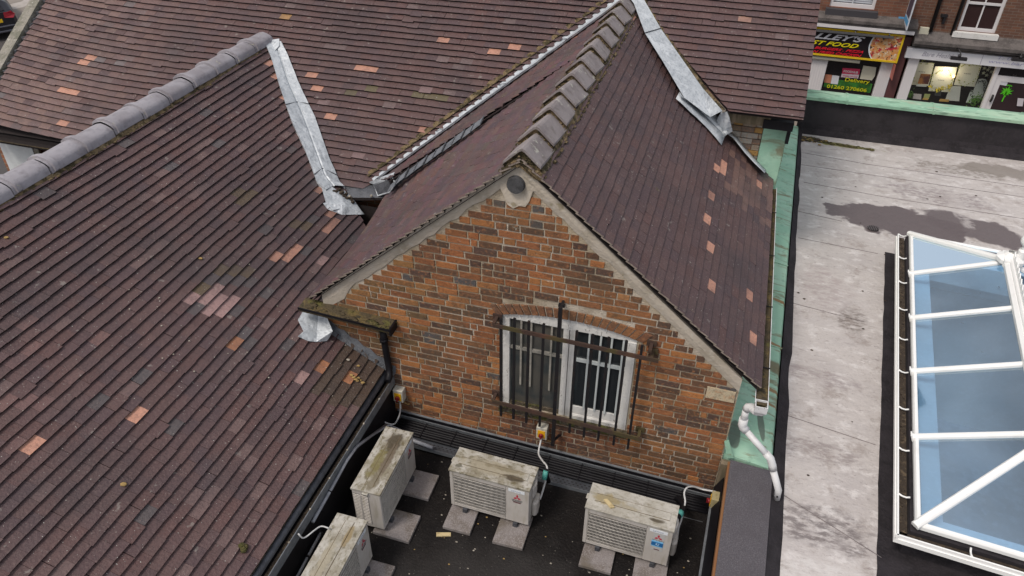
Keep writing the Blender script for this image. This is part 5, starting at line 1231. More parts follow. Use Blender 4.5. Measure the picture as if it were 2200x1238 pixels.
# ------------------------------------------------------------------ window grille
gy = -.115
gr_ = thing('window_grille', (-.4, gy, .5), 'rusty black iron grille of upright bars bolted over the gable window', 'window grille')
tops = [(1076, 685, 1077, 893), (1105.5, 684, 1105, 900), (1136.5, 690, 1133.5, 908), (1168.5, 696, 1161.5, 916), (1239.6, 711, 1226, 930), (1274, 719, 1257, 939), (1308.4, 725, 1289, 947), (1346, 732, 1321, 956), (1380, 742, 1353.5, 965)]
for a, b_, c, d in tops:
    p, q = YP(a, b_, gy), YP(c, d, gy); q.x = p.x
    part('bar', gr_, mblackiron, lambda b: b.beam(p, q, .023, .023, up=(0, 1, 0)))
p, q = YP(1204.5, 660, gy), YP(1190.5, 957, gy); q.x = p.x
part('stay_bar', gr_, mblackiron, lambda b: (b.beam(p, q, .034, .034, up=(0, 1, 0)), b.beam(p-V((0, 0, .012)), p+V((0, .11, -.012)), .022, .022), b.beam(p+V((-.03, .045, -.012)), p+V((.03, .045, -.012)), .03, .03), b.beam(q+V((.0, 0, .06)), q+V((.05, .11, .06)), .02, .02)))
part('rail', gr_, mrust, lambda b: b.beam(YP(1060, 699, gy-.016), YP(1415, 776, gy-.016), .016, .042))
part('rail', gr_, mrust, lambda b: b.beam(YP(1058, 862, gy-.016), YP(1378, 945, gy-.016), .016, .046))
for px, py in ((1062, 693), (1060, 858), (1397, 752), (1400, 768), (1372, 938)):
    c = YP(px, py, gy)
    part('wall_bracket', gr_, mrust, lambda b: (b.beam(c+V((0, -.02, 0)), c+V((0, .115, 0)), .03, .022), b.box((c.x-.045, -.028, c.z-.03), (c.x+.045, -.014, c.z+.03))))
# ================================================================== STREET
b = MB(); b.face([(-400, -300, -3.06), (400, -300, -3.06), (400, 500, -3.06), (-400, 500, -3.06)]); struct(b.build('ground', mground))
b = MB(); b.face([(-60, 10.2, -3.055), (60, 10.2, -3.055), (60, 16.2, -3.055), (-60, 16.2, -3.055)]); struct(b.build('road', mroad))
b = MB(); b.box((-10, 16.2, -3.05), (60, 18.2, -2.94)); struct(b.build('pavement', mpave))
# far pavement on the left with pale bands
kd = (V((-24.96, 17.14, 0))-V((-25.96, 17.41, 0))).normalized(); kn = V((-kd.y, kd.x, 0)); k0 = V((-25.5, 17.28, 0))
def kp(a, c, z): q = k0+kd*a+kn*c; return V((q.x, q.y, z))
b = MB(); b.prism([kp(-30, .14, -3.05), kp(22, .14, -3.05), kp(22, 16, -3.05), kp(-30, 16, -3.05)], (0, 0, .13)); struct(b.build('paved_square', mpave))
b = MB(); b.prism([kp(-30, 0, -3.05), kp(22, 0, -3.05), kp(22, .139, -3.05), kp(-30, .139, -3.05)], (0, 0, .14)); struct(b.build('kerb', mkerb))
b = MB(); za = -2.916
for q in ([(48, 40), (80, 25), (200, -28), (180, -6), (80, 33), (52, 44)], [(10, 12), (45, 4), (75, -14), (120, -28), (90, 0), (48, 16), (14, 24)], [(72, 52), (110, 36), (150, 30), (130, 48), (80, 58)]):
    b.face([ZP(x, y, za) for x, y in q])
struct(b.build('paving_bands', mpave2))
b = MB(); b.face([(-60, 10.2, -3.052), (-12, 10.2, -3.052), (-12, 17.0, -3.052), (-60, 28.0, -3.052)]); struct(b.build('side_road', mroad))

# ------------------------------------------------------------------ parked car (its tail shows at the top left)
cz = -3.052
r0 = ZP(54, 80, cz); ca = R(150)                       # rear right-hand corner on the road, heading
car = thing('parked_car', (r0.x, r0.y, cz), 'dark grey hatchback parked by the kerb, only its tail in view at top left', 'car')
car.rotation_euler = (0, 0, 0)
hd = V((-.80, .60, 0)).normalized()                    # forwards
lf_ = V((-hd.y, hd.x, 0))                              # to the car's left
def cw(l, s, z): q = r0+hd*l+lf_*(s-.02); return V((q.x, q.y, cz+z))
mcar = plain('car_paint', (.040, .040, .048), .28, .5); mcarg = plain('car_glass', (.012, .012, .016), .08); mtyre = plain('tyre', (.012, .012, .012), .9); mrim = plain('alloy', (.3, .3, .32), .3, .8); mlamp = plain('tail_lamp', (.33, .008, .02), .2); mchrome = plain('bumper_trim', (.13, .13, .15), .35, .4)
WD = 1.78
def cbody(b):
    # stations along the length: (l, half width, z profile points (z, width factor))
    st = [(0.00, [(.34, .70), (.48, .82), (.62, .84), (.78, .82), (.95, .78), (.98, .70)]), (.10, [(.26, .80), (.46, .93), (.62, .95), (.80, .93), (1.00, .86), (1.08, .76)]),
          (.42, [(.22, .88), (.44, 1.0), (.62, 1.0), (.82, .99), (1.02, .92), (1.42, .66)]), (1.1, [(.22, .90), (.44, 1.0), (.62, 1.0), (.82, 1.0), (1.0, .94), (1.50, .68)]),
          (2.2, [(.22, .90), (.44, 1.0), (.62, 1.0), (.82, 1.0), (.98, .94), (1.48, .66)]), (3.0, [(.22, .90), (.44, 1.0), (.62, 1.0), (.80, .99), (.94, .92), (1.0, .82)]), (3.9, [(.24, .86), (.42, .96), (.58, .97), (.72, .94), (.80, .86), (.84, .7)]), (4.25, [(.32, .66), (.42, .72), (.52, .73), (.60, .70), (.66, .64), (.68, .5)])]
    rows = []
    for l, pr in st:
        row = [cw(l, WD/2-WD/2*f, z) for z, f in pr]+[cw(l, WD/2+WD/2*f, z) for z, f in pr[::-1]]; rows.append(row)
    for a, c in zip(rows, rows[1:]): b.strip(a, c, smooth=True)
    b.face(rows[0]); b.face(rows[-1])
bod = part('body', car, mcar, cbody)
md = bod.modifiers.new('round', 'SUBSURF'); md.levels = 2; md.render_levels = 2
for e_ in (0,): pass
def cgl(b):
    b.face([cw(.035, .36, 1.02), cw(.035, WD-.36, 1.02), cw(.30, WD-.50, 1.385), cw(.30, .50, 1.385)])
part('rear_window', car, mcarg, lambda b: b.prism([cw(.075, .36, 1.00), cw(.075, WD-.36, 1.00), cw(.33, WD-.50, 1.36), cw(.33, .50, 1.36)], (-hd*.05+V((0, 0, .03)))))
for s0, sg in ((.06, 1), (WD-.06, -1)):
    part('tail_lamp', car, mlamp, lambda b: b.prism([cw(-.06, s0+sg*.10, .76), cw(-.075, s0+sg*.38, .80), cw(-.05, s0+sg*.36, .96), cw(-.0, s0+sg*.10, .98), cw(.03, s0+sg*.0, .86)], hd*.25))
part('bumper', car, mchrome, lambda b: (b.tube([cw(.16, .04, .50), cw(.01, .22, .49), cw(-.035, WD/2, .48), cw(.01, WD-.22, .49), cw(.16, WD-.04, .50)], .035, 8), b.tube([cw(.18, .06, .34), cw(.05, .22, .31), cw(.02, WD/2, .30), cw(.05, WD-.22, .31), cw(.18, WD-.06, .34)], .05, 8)))
np_ = part('number_plate', car, plain('plate_yellow', (.65, .42, .01), .4), lambda b: b.prism([cw(-.045, WD/2-.36, .64), cw(-.045, WD/2+.18, .64), cw(-.03, WD/2+.18, .76), cw(-.03, WD/2-.36, .76)], hd*.012))
part('plate_letters', np_, plain('ink_black', (.01, .01, .01), .5), lambda b: [b.prism([cw(-.0475, WD/2-.25+.062*q+.006*(q > 3), .665), cw(-.0475, WD/2-.21+.062*q+.006*(q > 3), .665), cw(-.0355, WD/2-.21+.062*q+.006*(q > 3), .735), cw(-.0355, WD/2-.25+.062*q+.006*(q > 3), .735)], hd*.002) for q in ()] or [b.prism([cw(-.0475, WD/2-.27, .735), cw(-.0475, WD/2-.225, .735), cw(-.0475, WD/2-.225, .725), cw(-.0475, WD/2-.27, .725)], hd*.002), b.prism([cw(-.0475, WD/2-.25, .66), cw(-.0475, WD/2-.24, .66), cw(-.0475, WD/2-.225, .725), cw(-.0475, WD/2-.235, .725)], hd*.002)])
for l in (.75, 3.35):
    for s_ in (.02, WD-.20):
        wh = part('wheel', car, mtyre, lambda b: b.tube([cw(l, s_, .32), cw(l, s_+.18, .32)], .32, 20))
        part('rim', wh, mrim, lambda b: b.tube([cw(l, s_-.004, .32), cw(l, s_+.184, .32)], .20, 14))

# ================================================================== SHOPS OVER THE ROAD
SY = 18.0
def sx(px, py, y=SY): p = YP(px, py, y); return p
def quad(b, pts, y, d=.03, m=0):
    """flat board: photo outline on the plane at y, thickness d towards the street"""
    b.prism([YP(px, py, y) for px, py in pts], (0, -d, 0) if False else (0, d, 0), m)
def rect(b, px0, py0, px1, py1, y, d=.04, m=0):
    p, q = YP(px0, py0, y), YP(px1, py1, y); b.box((min(p.x, q.x), y, min(p.z, q.z)), (max(p.x, q.x), y+d, max(p.z, q.z)), m); return p, q
xdiv = YP(1945, 128, SY).x
sa = thing('fast_food_shop', (0, SY, -3), 'brick shop with black and yellow fast food sign and green delivery panel in its window', 'shop')
sb_ = thing('white_fascia_shop', (xdiv+3, SY, -3), 'brick shop with a white fascia and a window of cream blinds and plants', 'shop')
mwh = plain('shop_white', (.62, .60, .61), .5); mmar = plain('maroon_paint', (.085, .030, .030), .6); mledge = simple('weathered_ledge', (.12, .105, .10), .9, .5, 4); mdg = plain('shop_glass', (.012, .010, .012), .12); mcr = plain('cream_paper', (.52, .50, .40), .8)
# shells: wall above the shopfront, roof, back
w0, w1 = YP(1784, 5, SY), YP(1878, 22, SY)
def shellA(b):
    zt = YP(1850, 45, SY).z
    b.box((-9, SY, zt), (w0.x, SY+.3, 3.6)); b.box((w1.x, SY, zt), (xdiv, SY+.3, 3.6)); b.box((w0.x, SY, zt), (w1.x, SY+.3, w1.z)); b.box((w0.x, SY, w1.z+1.5), (w1.x, SY+.3, 3.6))
    b.box((-9, SY+.9, -3), (-8.7, SY+8, 3.6)); b.box((-9, SY+.9, -3), (xdiv, SY+1.2, zt+.2)); b.box((-9, SY+7.7, -3), (xdiv, SY+8, 3.6))
part('wall', sa, mbA, shellA)
part('roof', sa, mslate, lambda b: b.prism([(-9, SY-.3, 3.55), (-9, SY+4, 6), (-9, SY+8.3, 3.55), (-9, SY+8.3, 3.45), (-9, SY+4, 5.9), (-9, SY-.3, 3.45)], (xdiv+9-.002, 0, 0)))
def winA(b):
    b.box((w0.x, SY+.05, w1.z), (w0.x+.08, SY+.12, w1.z+1.5)); b.box((w1.x-.08, SY+.05, w1.z), (w1.x, SY+.12, w1.z+1.5)); b.box((w0.x+.08, SY+.05, w1.z), (w1.x-.08, SY+.12, w1.z+.10)); b.box((w0.x+.08, SY+.05, w1.z+1.42), (w1.x-.08, SY+.12, w1.z+1.5)); b.box((w0.x+.08, SY+.06, w1.z+.74), (w1.x-.08, SY+.115, w1.z+.79))
wa = part('window', sa, mwh, winA)
def blind(b):
    b.box((w0.x+.08, SY+.16, w1.z+.1), (w1.x-.08, SY+.17, w1.z+1.42), 0)
    for q in range(24): b.box((w0.x+.08, SY+.150, w1.z+.11+q*.055), (w1.x-.08, SY+.158, w1.z+.122+q*.055), 1)
    b.box(((w0.x+w1.x)/2-.015, SY+.07, w1.z+.1), ((w0.x+w1.x)/2+.015, SY+.10, w1.z+.74), 0)
part('blind', wa, [plain('blind_pale', (.55, .57, .60), .6), plain('blind_shadow', (.20, .21, .25), .7)], blind)
part('sill', wa, plain('dark_sill', (.045, .042, .048), .8), lambda b: b.box((w0.x-.08, SY-.18, YP(1830, 37, SY-.18).z-.12), (w1.x+.10, SY, w1.z-.02)))
def ledgeA(b):
    p, q = YP(1762, 38, SY-.35), YP(1976, 49, SY-.35); b.prism([(-5, SY, p.z+.10), (-5, SY-.35, p.z), (-5, SY-.35, p.z-.08), (-5, SY-.30, p.z-.10), (-5, SY-.30, p.z-.16), (-5, SY, p.z-.16)], (q.x+5, 0, 0))
part('lead_covered_ledge', sa, mledge, ledgeA)
def white_strip(b): p, q = YP(1757, 57, SY-.33), YP(1966, 69, SY-.33); zz = (p.z+q.z)/2; b.box((-4, SY-.33, zz-.045), (q.x, SY-.02, zz+.04))
part('ledge_moulding', sa, mwh, white_strip)
sgY = SY-.20
sTL, sTR, sBR, sBL = YP(1754.5, 62, sgY), YP(1948, 71, sgY), YP(1927, 131, sgY), YP(1743, 121.5, sgY)
sx1 = (sTR.x+sBR.x)/2; sz1 = (sTL.z+sTR.z)/2; sz0 = (sBL.z+sBR.z)/2; sx0 = sx1-4.0
sg_ = part('sign_board', sa, plain('sign_black', (.012, .009, .011), .35), lambda b: b.box((sx0, sgY, sz0), (sx1, sgY+.15, sz1)))
myb = plain('sign_yellow', (.62, .42, .015), .4); fw_ = .05
part('sign_frame', sg_, myb, lambda b: (b.box((sx0, sgY-.03, sz1-fw_), (sx1, sgY-.001, sz1)), b.box((sx0, sgY-.03, sz0), (sx1, sgY-.001, sz0+fw_)), b.box((sx1-fw_, sgY-.03, sz0+fw_), (sx1, sgY-.001, sz1-fw_)), b.box((sx0, sgY-.03, sz0+fw_), (sx0+fw_, sgY-.001, sz1-fw_))))
za = lambda x, y: YP(1740+x/7.736, 50+y/7.736, sgY-.01)
def line(s, xl, tl, bl, xr, tr, br, mat, shear, bold=0, name='sign_lettering', grow=1.0):
    p, q = za(xl, (tl+bl)/2), za(xr, (tr+br)/2); x0 = q.x-(q.x-p.x)*grow; text(sg_, name, s, x0, q.x, (za(xl, bl).z+za(xr, br).z)/2, (za(xl, tl).z+za(xr, tr).z)/2, sgY-.004, mat, shear, bold, .012)
line("LLEY'S", 75, 170, 270, 925, 208, 306, plain('letter_white', (.62, .62, .66), .4), .45, .03)
line('FAST FOOD', 60, 296, 360, 815, 335, 410, plain('letter_yellow', (.68, .58, .01), .4), .45, .015, grow=1.32)
line('BURGERS . PIZZA', 70, 406, 448, 890, 438, 480, plain('letter_red', (.62, .012, .03), .4), .45, .02)
line('N FRIED CHICKEN', 40, 464, 505, 865, 506, 548, plain('letter_red', (.62, .012, .03), .4), .45, .02)
mpz = Mat('pizza_print', (.52, .23, .07), .5); mpz.mix(mpz.noise(9, .45, .6, 4), (.55, .38, .22)); mpz.mix(mpz.noise(6, .55, .62, 3), (.42, .03, .04)); mpz.mix(mpz.noise(11, .58, .64, 3), (.05, .025, .02)); mpz.mix(mpz.noise(14, .6, .66, 3), (.66, .58, .50))
def pizza(b):
    c = za(1330, 400); rr_ = (za(1330, 400)-za(1000, 385)).length
    for m_, r_, d in ((1, rr_*1.06, .002), (0, rr_, .004)):
        pts = [(c.x+r_*math.cos(k*.1309), c.z+r_*math.sin(k*.1309)) for k in range(48)]
        for A_, B_ in (((sx1-fw_, 0), (sx1-fw_, 1)), ((1, sz1-fw_), (0, sz1-fw_)), ((0, sz0+fw_), (1, sz0+fw_))): pts = clip(pts, A_, B_, 1)
        b.face([(x, sgY-d, z) for x, z in pts], m_)
part('pizza_picture', sg_, [mpz, plain('plate_white', (.6, .66, .70), .4)], pizza)
part('lamp_bar', sa, plain('lamp_grey', (.08, .08, .085), .5), lambda b: (b.box((sx0+.1, sgY-.14, (YP(1760, 70, sgY-.14).z+YP(1905, 77, sgY-.14).z)/2-.025), (YP(1922, 78, sgY-.14).x, sgY-.08, (YP(1760, 70, sgY-.14).z+YP(1905, 77, sgY-.14).z)/2+.025)), [b.tube([YP(px, py, sgY-.12), YP(px, py-8, sgY-.10), (YP(px, py-9, SY).x, SY-.25, YP(px, py-9, SY-.25).z)], .015, 6) for px, py in ((1838, 76), (1911, 80))]))
part('shutter_tube', sa, mcr, lambda b: b.tube([(sx0, SY-.12, sz0-.10), (YP(1848, 130, SY-.12).x, SY-.12, sz0-.10)], .05, 8))
g0, g1 = YP(1777, 128, SY), YP(1868, 200, SY)
part('shop_window', sa, mdg, lambda b: b.box((YP(1771, 160, SY).x, SY+.10, -2.6), (YP(1883, 165, SY).x, SY+.12, sz0-.02)))
za2 = lambda x, y, d=.08: YP(1740+x/7.736, 50+y/7.736, SY+d)
def post(name, pts, m_, d=.085): return part(name, sa, m_, lambda b: b.prism([za2(x, y, d) for x, y in pts], (0, .008, 0)))
post('green_panel', [(470, 940), (1040, 1010), (1000, 1160), (225, 1060), (240, 990)], simple('green_print', (.03, .16, .02), .5, .7, 5), .09)
fh = post('pink_poster', [(545, 745), (836, 762), (822, 855), (532, 838)], plain('poster_pink', (.50, .03, .09), .5))
post('white_poster', [(530, 842), (820, 858), (800, 918), (516, 896)], plain('poster_pale', (.55, .46, .50), .5))
text(fh, 'poster_lettering', 'FOODHUB', za2(560, 800).x, za2(805, 800).x, za2(560, 815).z, za2(560, 778).z, SY+.080, plain('letter_pale', (.75, .68, .70), .5), 0, .02, .003)
text(fh, 'poster_lettering', 'ORDER ONLINE', za2(545, 880).x, za2(790, 880).x, za2(545, 880).z, za2(545, 862).z, SY+.080, plain('letter_pink', (.45, .06, .12), .5), 0, .01, .003)
post('cream_notice', [(890, 705), (1105, 735), (1080, 880), (1030, 950), (830, 925)], mcr)
post('orange_notice', [(258, 850), (368, 862), (345, 1000), (232, 985)], plain('notice_orange', (.42, .17, .10), .6))
post('white_notice', [(372, 865), (490, 880), (462, 1018), (345, 1005)], plain('notice_white', (.55, .56, .60), .6))
gl2 = plain('letter_lime', (.50, .48, .01), .4)
p, q = za2(575, 985), za2(995, 975); text(sa, 'window_lettering', 'Delivery', p.x, q.x, (za2(780, 1005).z), (za2(780, 925).z), SY+.078, gl2, 0, .015, .004)
p, q = za2(280, 1060), za2(945, 1120); text(sa, 'window_lettering', '01260 270606', p.x, q.x, (za2(610, 1110).z), (za2(610, 1050).z), SY+.078, gl2, 0, .015, .004)
def pil(x0, x1, y=SY-.06):
    def f(b):
        b.box((x0, y, -2.95), (x1, SY+.09, sz0-.01)); n = 6
        for k in range(n): xx = x0+(x1-x0)*(k+.5)/n; b.box((xx-.012, y-.014, -2.8), (xx+.012, y-.001, sz0-.12))
    return f
part('white_pilaster', sa, mwh, pil(YP(1740, 150, SY).x, YP(1774, 150, SY).x)); part('white_pilaster', sa, mwh, pil(YP(1885, 165, SY).x, YP(1911, 165, SY).x))
part('maroon_pilaster', sa, mmar, lambda b: b.box((YP(1912, 165, SY).x, SY-.05, -2.95), (xdiv, SY+.2, YP(1945, 80, SY-.05).z)))
b_ = MB(); b_.prism([za2(1385, 665, -.1), za2(1425, 700, -.45), za2(1360, 955, -.30), za2(1325, 890, -.1)], (.012, 0, 0)); b_.build('hanging_flag', plain('flag_coral', (.45, .14, .11), .6), sa)
part('stall_riser', sa, mmar, lambda b: b.box((-4, SY+.02, -2.95), (xdiv-.3, SY+.09, -2.6)))
# --- second shop
X1 = 16
h0, h1 = YP(2060, 55, SY), YP(2142, 62, SY)
wx0, wx1, wzb = YP(2066, 35, SY).x, YP(2152, 35, SY).x, YP(2100, 70, SY).z
def shellB(b):
    zt = YP(2050, 95, SY).z
    b.box((xdiv+.002, SY, zt), (wx0, SY+.3, 3.6)); b.box((wx1, SY, zt), (X1, SY+.3, 3.6)); b.box((wx0, SY, zt), (wx1, SY+.3, wzb)); b.box((wx0, SY, wzb+1.55), (wx1, SY+.3, 3.6))
    b.box((X1-.3, SY+.3, -3), (X1, SY+8, 3.6)); b.box((xdiv+.002, SY+3.0, -3), (X1-.3, SY+3.2, 3.4)); b.box((xdiv+3.9, SY+.1, -3), (X1, SY+.3, zt))
part('wall', sb_, mbB, shellB)
part('roof', sb_, mslate, lambda b: b.prism([(xdiv+.002, SY-.3, 3.56), (xdiv+.002, SY+4, 6.01), (xdiv+.002, SY+8.3, 3.56), (xdiv+.002, SY+8.3, 3.46), (xdiv+.002, SY+4, 5.91), (xdiv+.002, SY-.3, 3.46)], (X1-xdiv, 0, 0)))
def sash(b):
    H_ = 1.55
    b.box((wx0, SY+.06, wzb), (wx0+.08, SY+.16, wzb+H_)); b.box((wx1-.08, SY+.06, wzb), (wx1, SY+.16, wzb+H_)); b.box((wx0+.08, SY+.07, wzb), (wx1-.08, SY+.15, wzb+.09)); b.box((wx0+.08, SY+.06, wzb+.70), (wx1-.08, SY+.15, wzb+.76)); b.box((wx0+.08, SY+.07, wzb+H_-.08), (wx1-.08, SY+.15, wzb+H_)); b.box(((wx0+wx1)/2-.018, SY+.075, wzb+.09), ((wx0+wx1)/2+.018, SY+.13, wzb+H_-.08))
sh = part('sash_window', sb_, mwh, sash)
part('pane', sh, plain('dark_pane', (.035, .018, .018), .1), lambda b: b.box((wx0+.08, SY+.10, wzb+.09), (wx1-.08, SY+.11, wzb+1.47)))
part('sill', sh, mpaint, lambda b: b.box((wx0-.10, SY-.14, wzb-.14), (wx1+.08, SY-.001, wzb-.002)))
ldY = SY-.30
def ledgeB(b):
    p = YP(2080, 98, ldY); b.prism([(xdiv+.02, SY, p.z+.20), (xdiv+.02, ldY, p.z), (xdiv+.02, ldY, p.z-.09), (xdiv+.02, ldY+.06, p.z-.10), (xdiv+.02, ldY+.06, p.z-.17), (xdiv+.02, SY, p.z-.17)], (X1-xdiv-.4, 0, 0))
part('lead_covered_ledge', sb_, mledge, ledgeB)
fbY = SY-.16
fT = (YP(1949, 107, fbY).z+YP(2190, 121, fbY).z)/2; fB = (YP(1942, 129, fbY).z+YP(2190, 143, fbY).z)/2
fa = part('fascia', sb_, plain('fascia_white', (.62, .62, .65), .4), lambda b: b.box((YP(1945, 118, fbY).x, fbY, fB), (X1-.5, fbY+.14, fT)))
zb = lambda x, y, yy=fbY: YP(1940+x/7.28, 90+y/7.28, yy)
mtx = plain('script_grey', (.28, .27, .33), .5); mtx2 = plain('script_lilac', (.33, .33, .48), .5)
p, q = zb(285, 240), zb(800, 240); text(fa, 'fascia_lettering', 'Bare Health', p.x, q.x, (zb(500, 240).z), (zb(500, 168).z), fbY-.002, mtx, .35, -.008, .004)
p, q = zb(1475, 260), zb(1990, 300); text(fa, 'fascia_lettering', 'T: 01260', p.x, q.x, zb(1600, 285).z, zb(1600, 235).z, fbY-.002, mtx2, .15, -.005, .004)
p, q = zb(1335, 330), zb(2330, 400); text(fa, 'fascia_lettering', 'www.barehealth', p.x, q.x, zb(1600, 350).z, zb(1600, 305).z, fbY-.002, mtx2, .25, -.005, .004)
part('fascia_joint', fa, mtx, lambda b: b.box((zb(1235, 260).x, fbY-.003, fB), (zb(1243, 260).x, fbY-.0005, fT)))
def spot(x0, x1, yc, up):
    def f(b):
        y_ = fbY-.30; p, q = zb(x0, yc, y_), zb(x1, yc-8, y_); b.beam(p, V((q.x, y_, p.z)), .10, .075); m_ = V(((p.x+q.x)/2, y_, p.z)); b.tube([m_, m_+V((0, .02, .16)), V((m_.x-.05, fbY-.10, fT+.14)), V((m_.x-.1, SY-.02, fT+.25))], .016, 6); b.tube([m_+V((-.03, 0, .07)), m_+V((.03, 0, .07))], .05, 8)
    return f
part('sign_lamp', sb_, plain('lamp_black', (.02, .018, .02), .5), spot(745, 1010, 250, 0)); part('sign_lamp', sb_, plain('lamp_black', (.02, .018, .02), .5), spot(1700, 1960, 268, 0))
# shopfront: window, display, door
zc = lambda x, y, d=0: YP(1940+x/7.28, 90+y/7.28, SY+d)
wl0, wl1, wtop, wbot = zc(185, 450).x+.02, zc(1440, 450).x, fB-.01, -2.55
def frB(b):
    b.box((zc(30, 450).x, SY-.05, -2.95), (wl0, SY+.10, fB)); b.box((wl1, SY-.03, -2.95), (wl1+.10, SY+.10, fB)); b.box((wl0, SY, wbot-.1), (wl1, SY+.10, wbot))
part('white_shopfront', sb_, mwh, frB)
part('stall_riser', sb_, mmar, lambda b: b.box((wl0, SY+.02, -2.95), (wl1, SY+.10, wbot-.101)))
disp = part('window_display', sb_, mdark, lambda b: (b.box((wl0-.1, SY+.75, wbot-.3), (wl1+.1, SY+.80, fB+.3)), b.box((wl0-.1, SY+.80, -2.95), (wl1+.1, SY+2.9, -2.9))))
part('display_shelf', disp, plain('shelf_white', (.5, .5, .48), .6), lambda b: b.box((wl0, SY+.12, wbot-.02), (wl1, SY+.74, wbot)))
def dq(name, pts, m_, d): return part(name, disp, m_, lambda b: b.prism([zc(x, y, d) for x, y in pts], (0, .012, 0)))
mwr = Mat('cream_blind', (.80, .78, .66), .8)
bls = [[(200, 318), (490, 335), (400, 690), (85, 665)], [(505, 385), (850, 400), (745, 790), (395, 770)], [(905, 340), (1235, 365), (1120, 705), (795, 675)]]
for pts, cx_, cy__ in zip(bls, (300, 600, 1010), (470, 600, 500)):
    pb = dq('printed_blind', pts, mwr, .45)
    def wreath(b):
        rg = random.Random(cx_); c = zc(cx_, cy__, .44)
        for k in range(44):
            a_ = k/44*2*math.pi; r_ = .30+rg.gauss(0, .03); x, z = c.x+r_*math.cos(a_)*.95, c.z+r_*math.sin(a_)
            if not (wl0 < x < wl1): continue
            s_ = rg.uniform(.012, .03); b.prism([(x-s_, SY+.437, z), (x, SY+.437, z-s_*.7), (x+s_, SY+.437, z), (x, SY+.437, z+s_*.7)], (0, .003, 0), 0)
        for k in range(4): b.box((c.x-.09+k*.045, SY+.437, c.z-.012), (c.x-.06+k*.045, SY+.440, c.z+.012), 1)
    part('wreath_print', pb, [plain('leaf_olive', (.33, .36, .08), .7), plain('print_grey', (.36, .36, .33), .7)], wreath)
msun = Mat('sunset_print', (.45, .17, .04), .5); msun.mix(msun.noise(3, .45, .6), (.12, .035, .03)); msun.mix(msun.noise(5, .56, .64), (.60, .36, .06))
dq('sunset_picture', [(280, 500), (440, 510), (395, 665), (230, 655)], msun, .30); dq('price_card', [(215, 668), (375, 678), (365, 705), (205, 695)], plain('card_white', (.6, .6, .58), .6), .30)
dq('wood_block', [(585, 895), (725, 905), (715, 942), (560, 930)], plain('pale_wood', (.45, .26, .07), .7), .25); dq('wood_block', [(315, 880), (400, 888), (390, 912), (305, 905)], plain('pale_wood', (.45, .26, .07), .7), .25)
dq('white_bag', [(745, 690), (905, 700), (880, 930), (660, 915), (690, 830)], plain('bag_white', (.55, .54, .50), .7), .28); dq('grey_pot', [(505, 740), (605, 745), (590, 850), (495, 840)], plain('pot_dark', (.06, .06, .06), .6), .3); dq('pink_cloth', [(165, 810), (290, 822), (285, 905), (150, 890)], plain('cloth_pale', (.48, .42, .42), .8), .3); dq('picture_card', [(340, 815), (430, 822), (400, 900), (318, 888)], plain('card_green', (.30, .33, .12), .7), .28)
sgn = dq('arched_board', [(1185, 588), (1240, 578), (1300, 590), (1325, 640), (1240, 860), (1195, 900), (1060, 880), (1130, 690)], plain('board_white', (.50, .52, .50), .7), .35); dq('arched_board', [(1060, 760), (1130, 770), (1060, 960), (985, 950)], plain('board_white', (.50, .52, .50), .7), .32)
def marks(b):
    rg = random.Random(29)
    for k in range(46):
        x, y = rg.choice([(1180+rg.uniform(-30, 120), 610+rg.uniform(-15, 60)), (1090+rg.uniform(-40, 10), 780+rg.uniform(-60, 140)), (1270+rg.uniform(-10, 30), 700+rg.uniform(-50, 130))])
        c = zc(x-0, y, .30); s_ = .014; b.box((c.x-s_, c.y, c.z-s_), (c.x+s_*rg.uniform(.4, 1.4), c.y+.004, c.z+s_))
part('board_marks', sgn, plain('mark_dark', (.05, .06, .055), .7), marks)
def plants(b):
    rg = random.Random(30)
    for cx_, cy__, r_, n in ((95, 830, .11, 60), (1145, 925, .16, 110), (550, 770, .07, 24), (720, 720, .08, 24), (610, 740, .06, 16), (425, 715, .06, 14)):
        c = zc(cx_, cy__, .22)
        for k in range(n):
            p = c+V((rg.gauss(0, r_*.5), rg.gauss(0, .04), rg.gauss(0, r_*.5))); s_ = .035; a_ = rg.uniform(0, 3.1); b.prism([p, p+V((s_*math.cos(a_), .01, s_*math.sin(a_))), p+V((s_*1.6*math.cos(a_+.4), .0, s_*1.6*math.sin(a_+.4))), p+V((s_*math.cos(a_+.8), -.01, s_*math.sin(a_+.8)))], (0, .004, 0), 0 if n > 30 else 1)
part('pot_plants', disp, [simple('plant_green', (.10, .24, .03), .7, .6, 20), plain('yellow_flower', (.50, .40, .02), .7)], plants)
def stars(b):
    for x, y in ((1275, 415), (1330, 440), (1262, 490), (1310, 525), (1360, 400), (1385, 470)):
        c = zc(x, y, .40); b.prism([(c.x+(.055 if k % 2 == 0 else .024)*math.sin(k*math.pi/5), c.y, c.z+(.055 if k % 2 == 0 else .024)*math.cos(k*math.pi/5)) for k in range(10)], (0, .01, 0))
part('hanging_stars', disp, plain('star_cream', (.50, .50, .36), .6), stars)
mbulb = Mat('lit_bulb', (.9, .6, .3), .4); mbulb.emit((1, .62, .30), 9)
for x, y in ((650, 430), (680, 460), (790, 540)):
    c = zc(x, y, .36); part('light_bulb', disp, mbulb, lambda b: b.lump(c, .035, q=.05, flat=(1, 1, 1.2)))
pl_ = bpy.data.objects.new('display_lamp_light', bpy.data.lights.new('display_lamp_light', 'POINT')); COL.objects.link(pl_); pl_.location = zc(690, 470, .26); pl_.data.energy = 7; pl_.data.color = (1, .86, .66); pl_.data.shadow_soft_size = .15; pl_.parent = disp; pl_.matrix_parent_inverse = Matrix.Translation(-V(sb_.location))
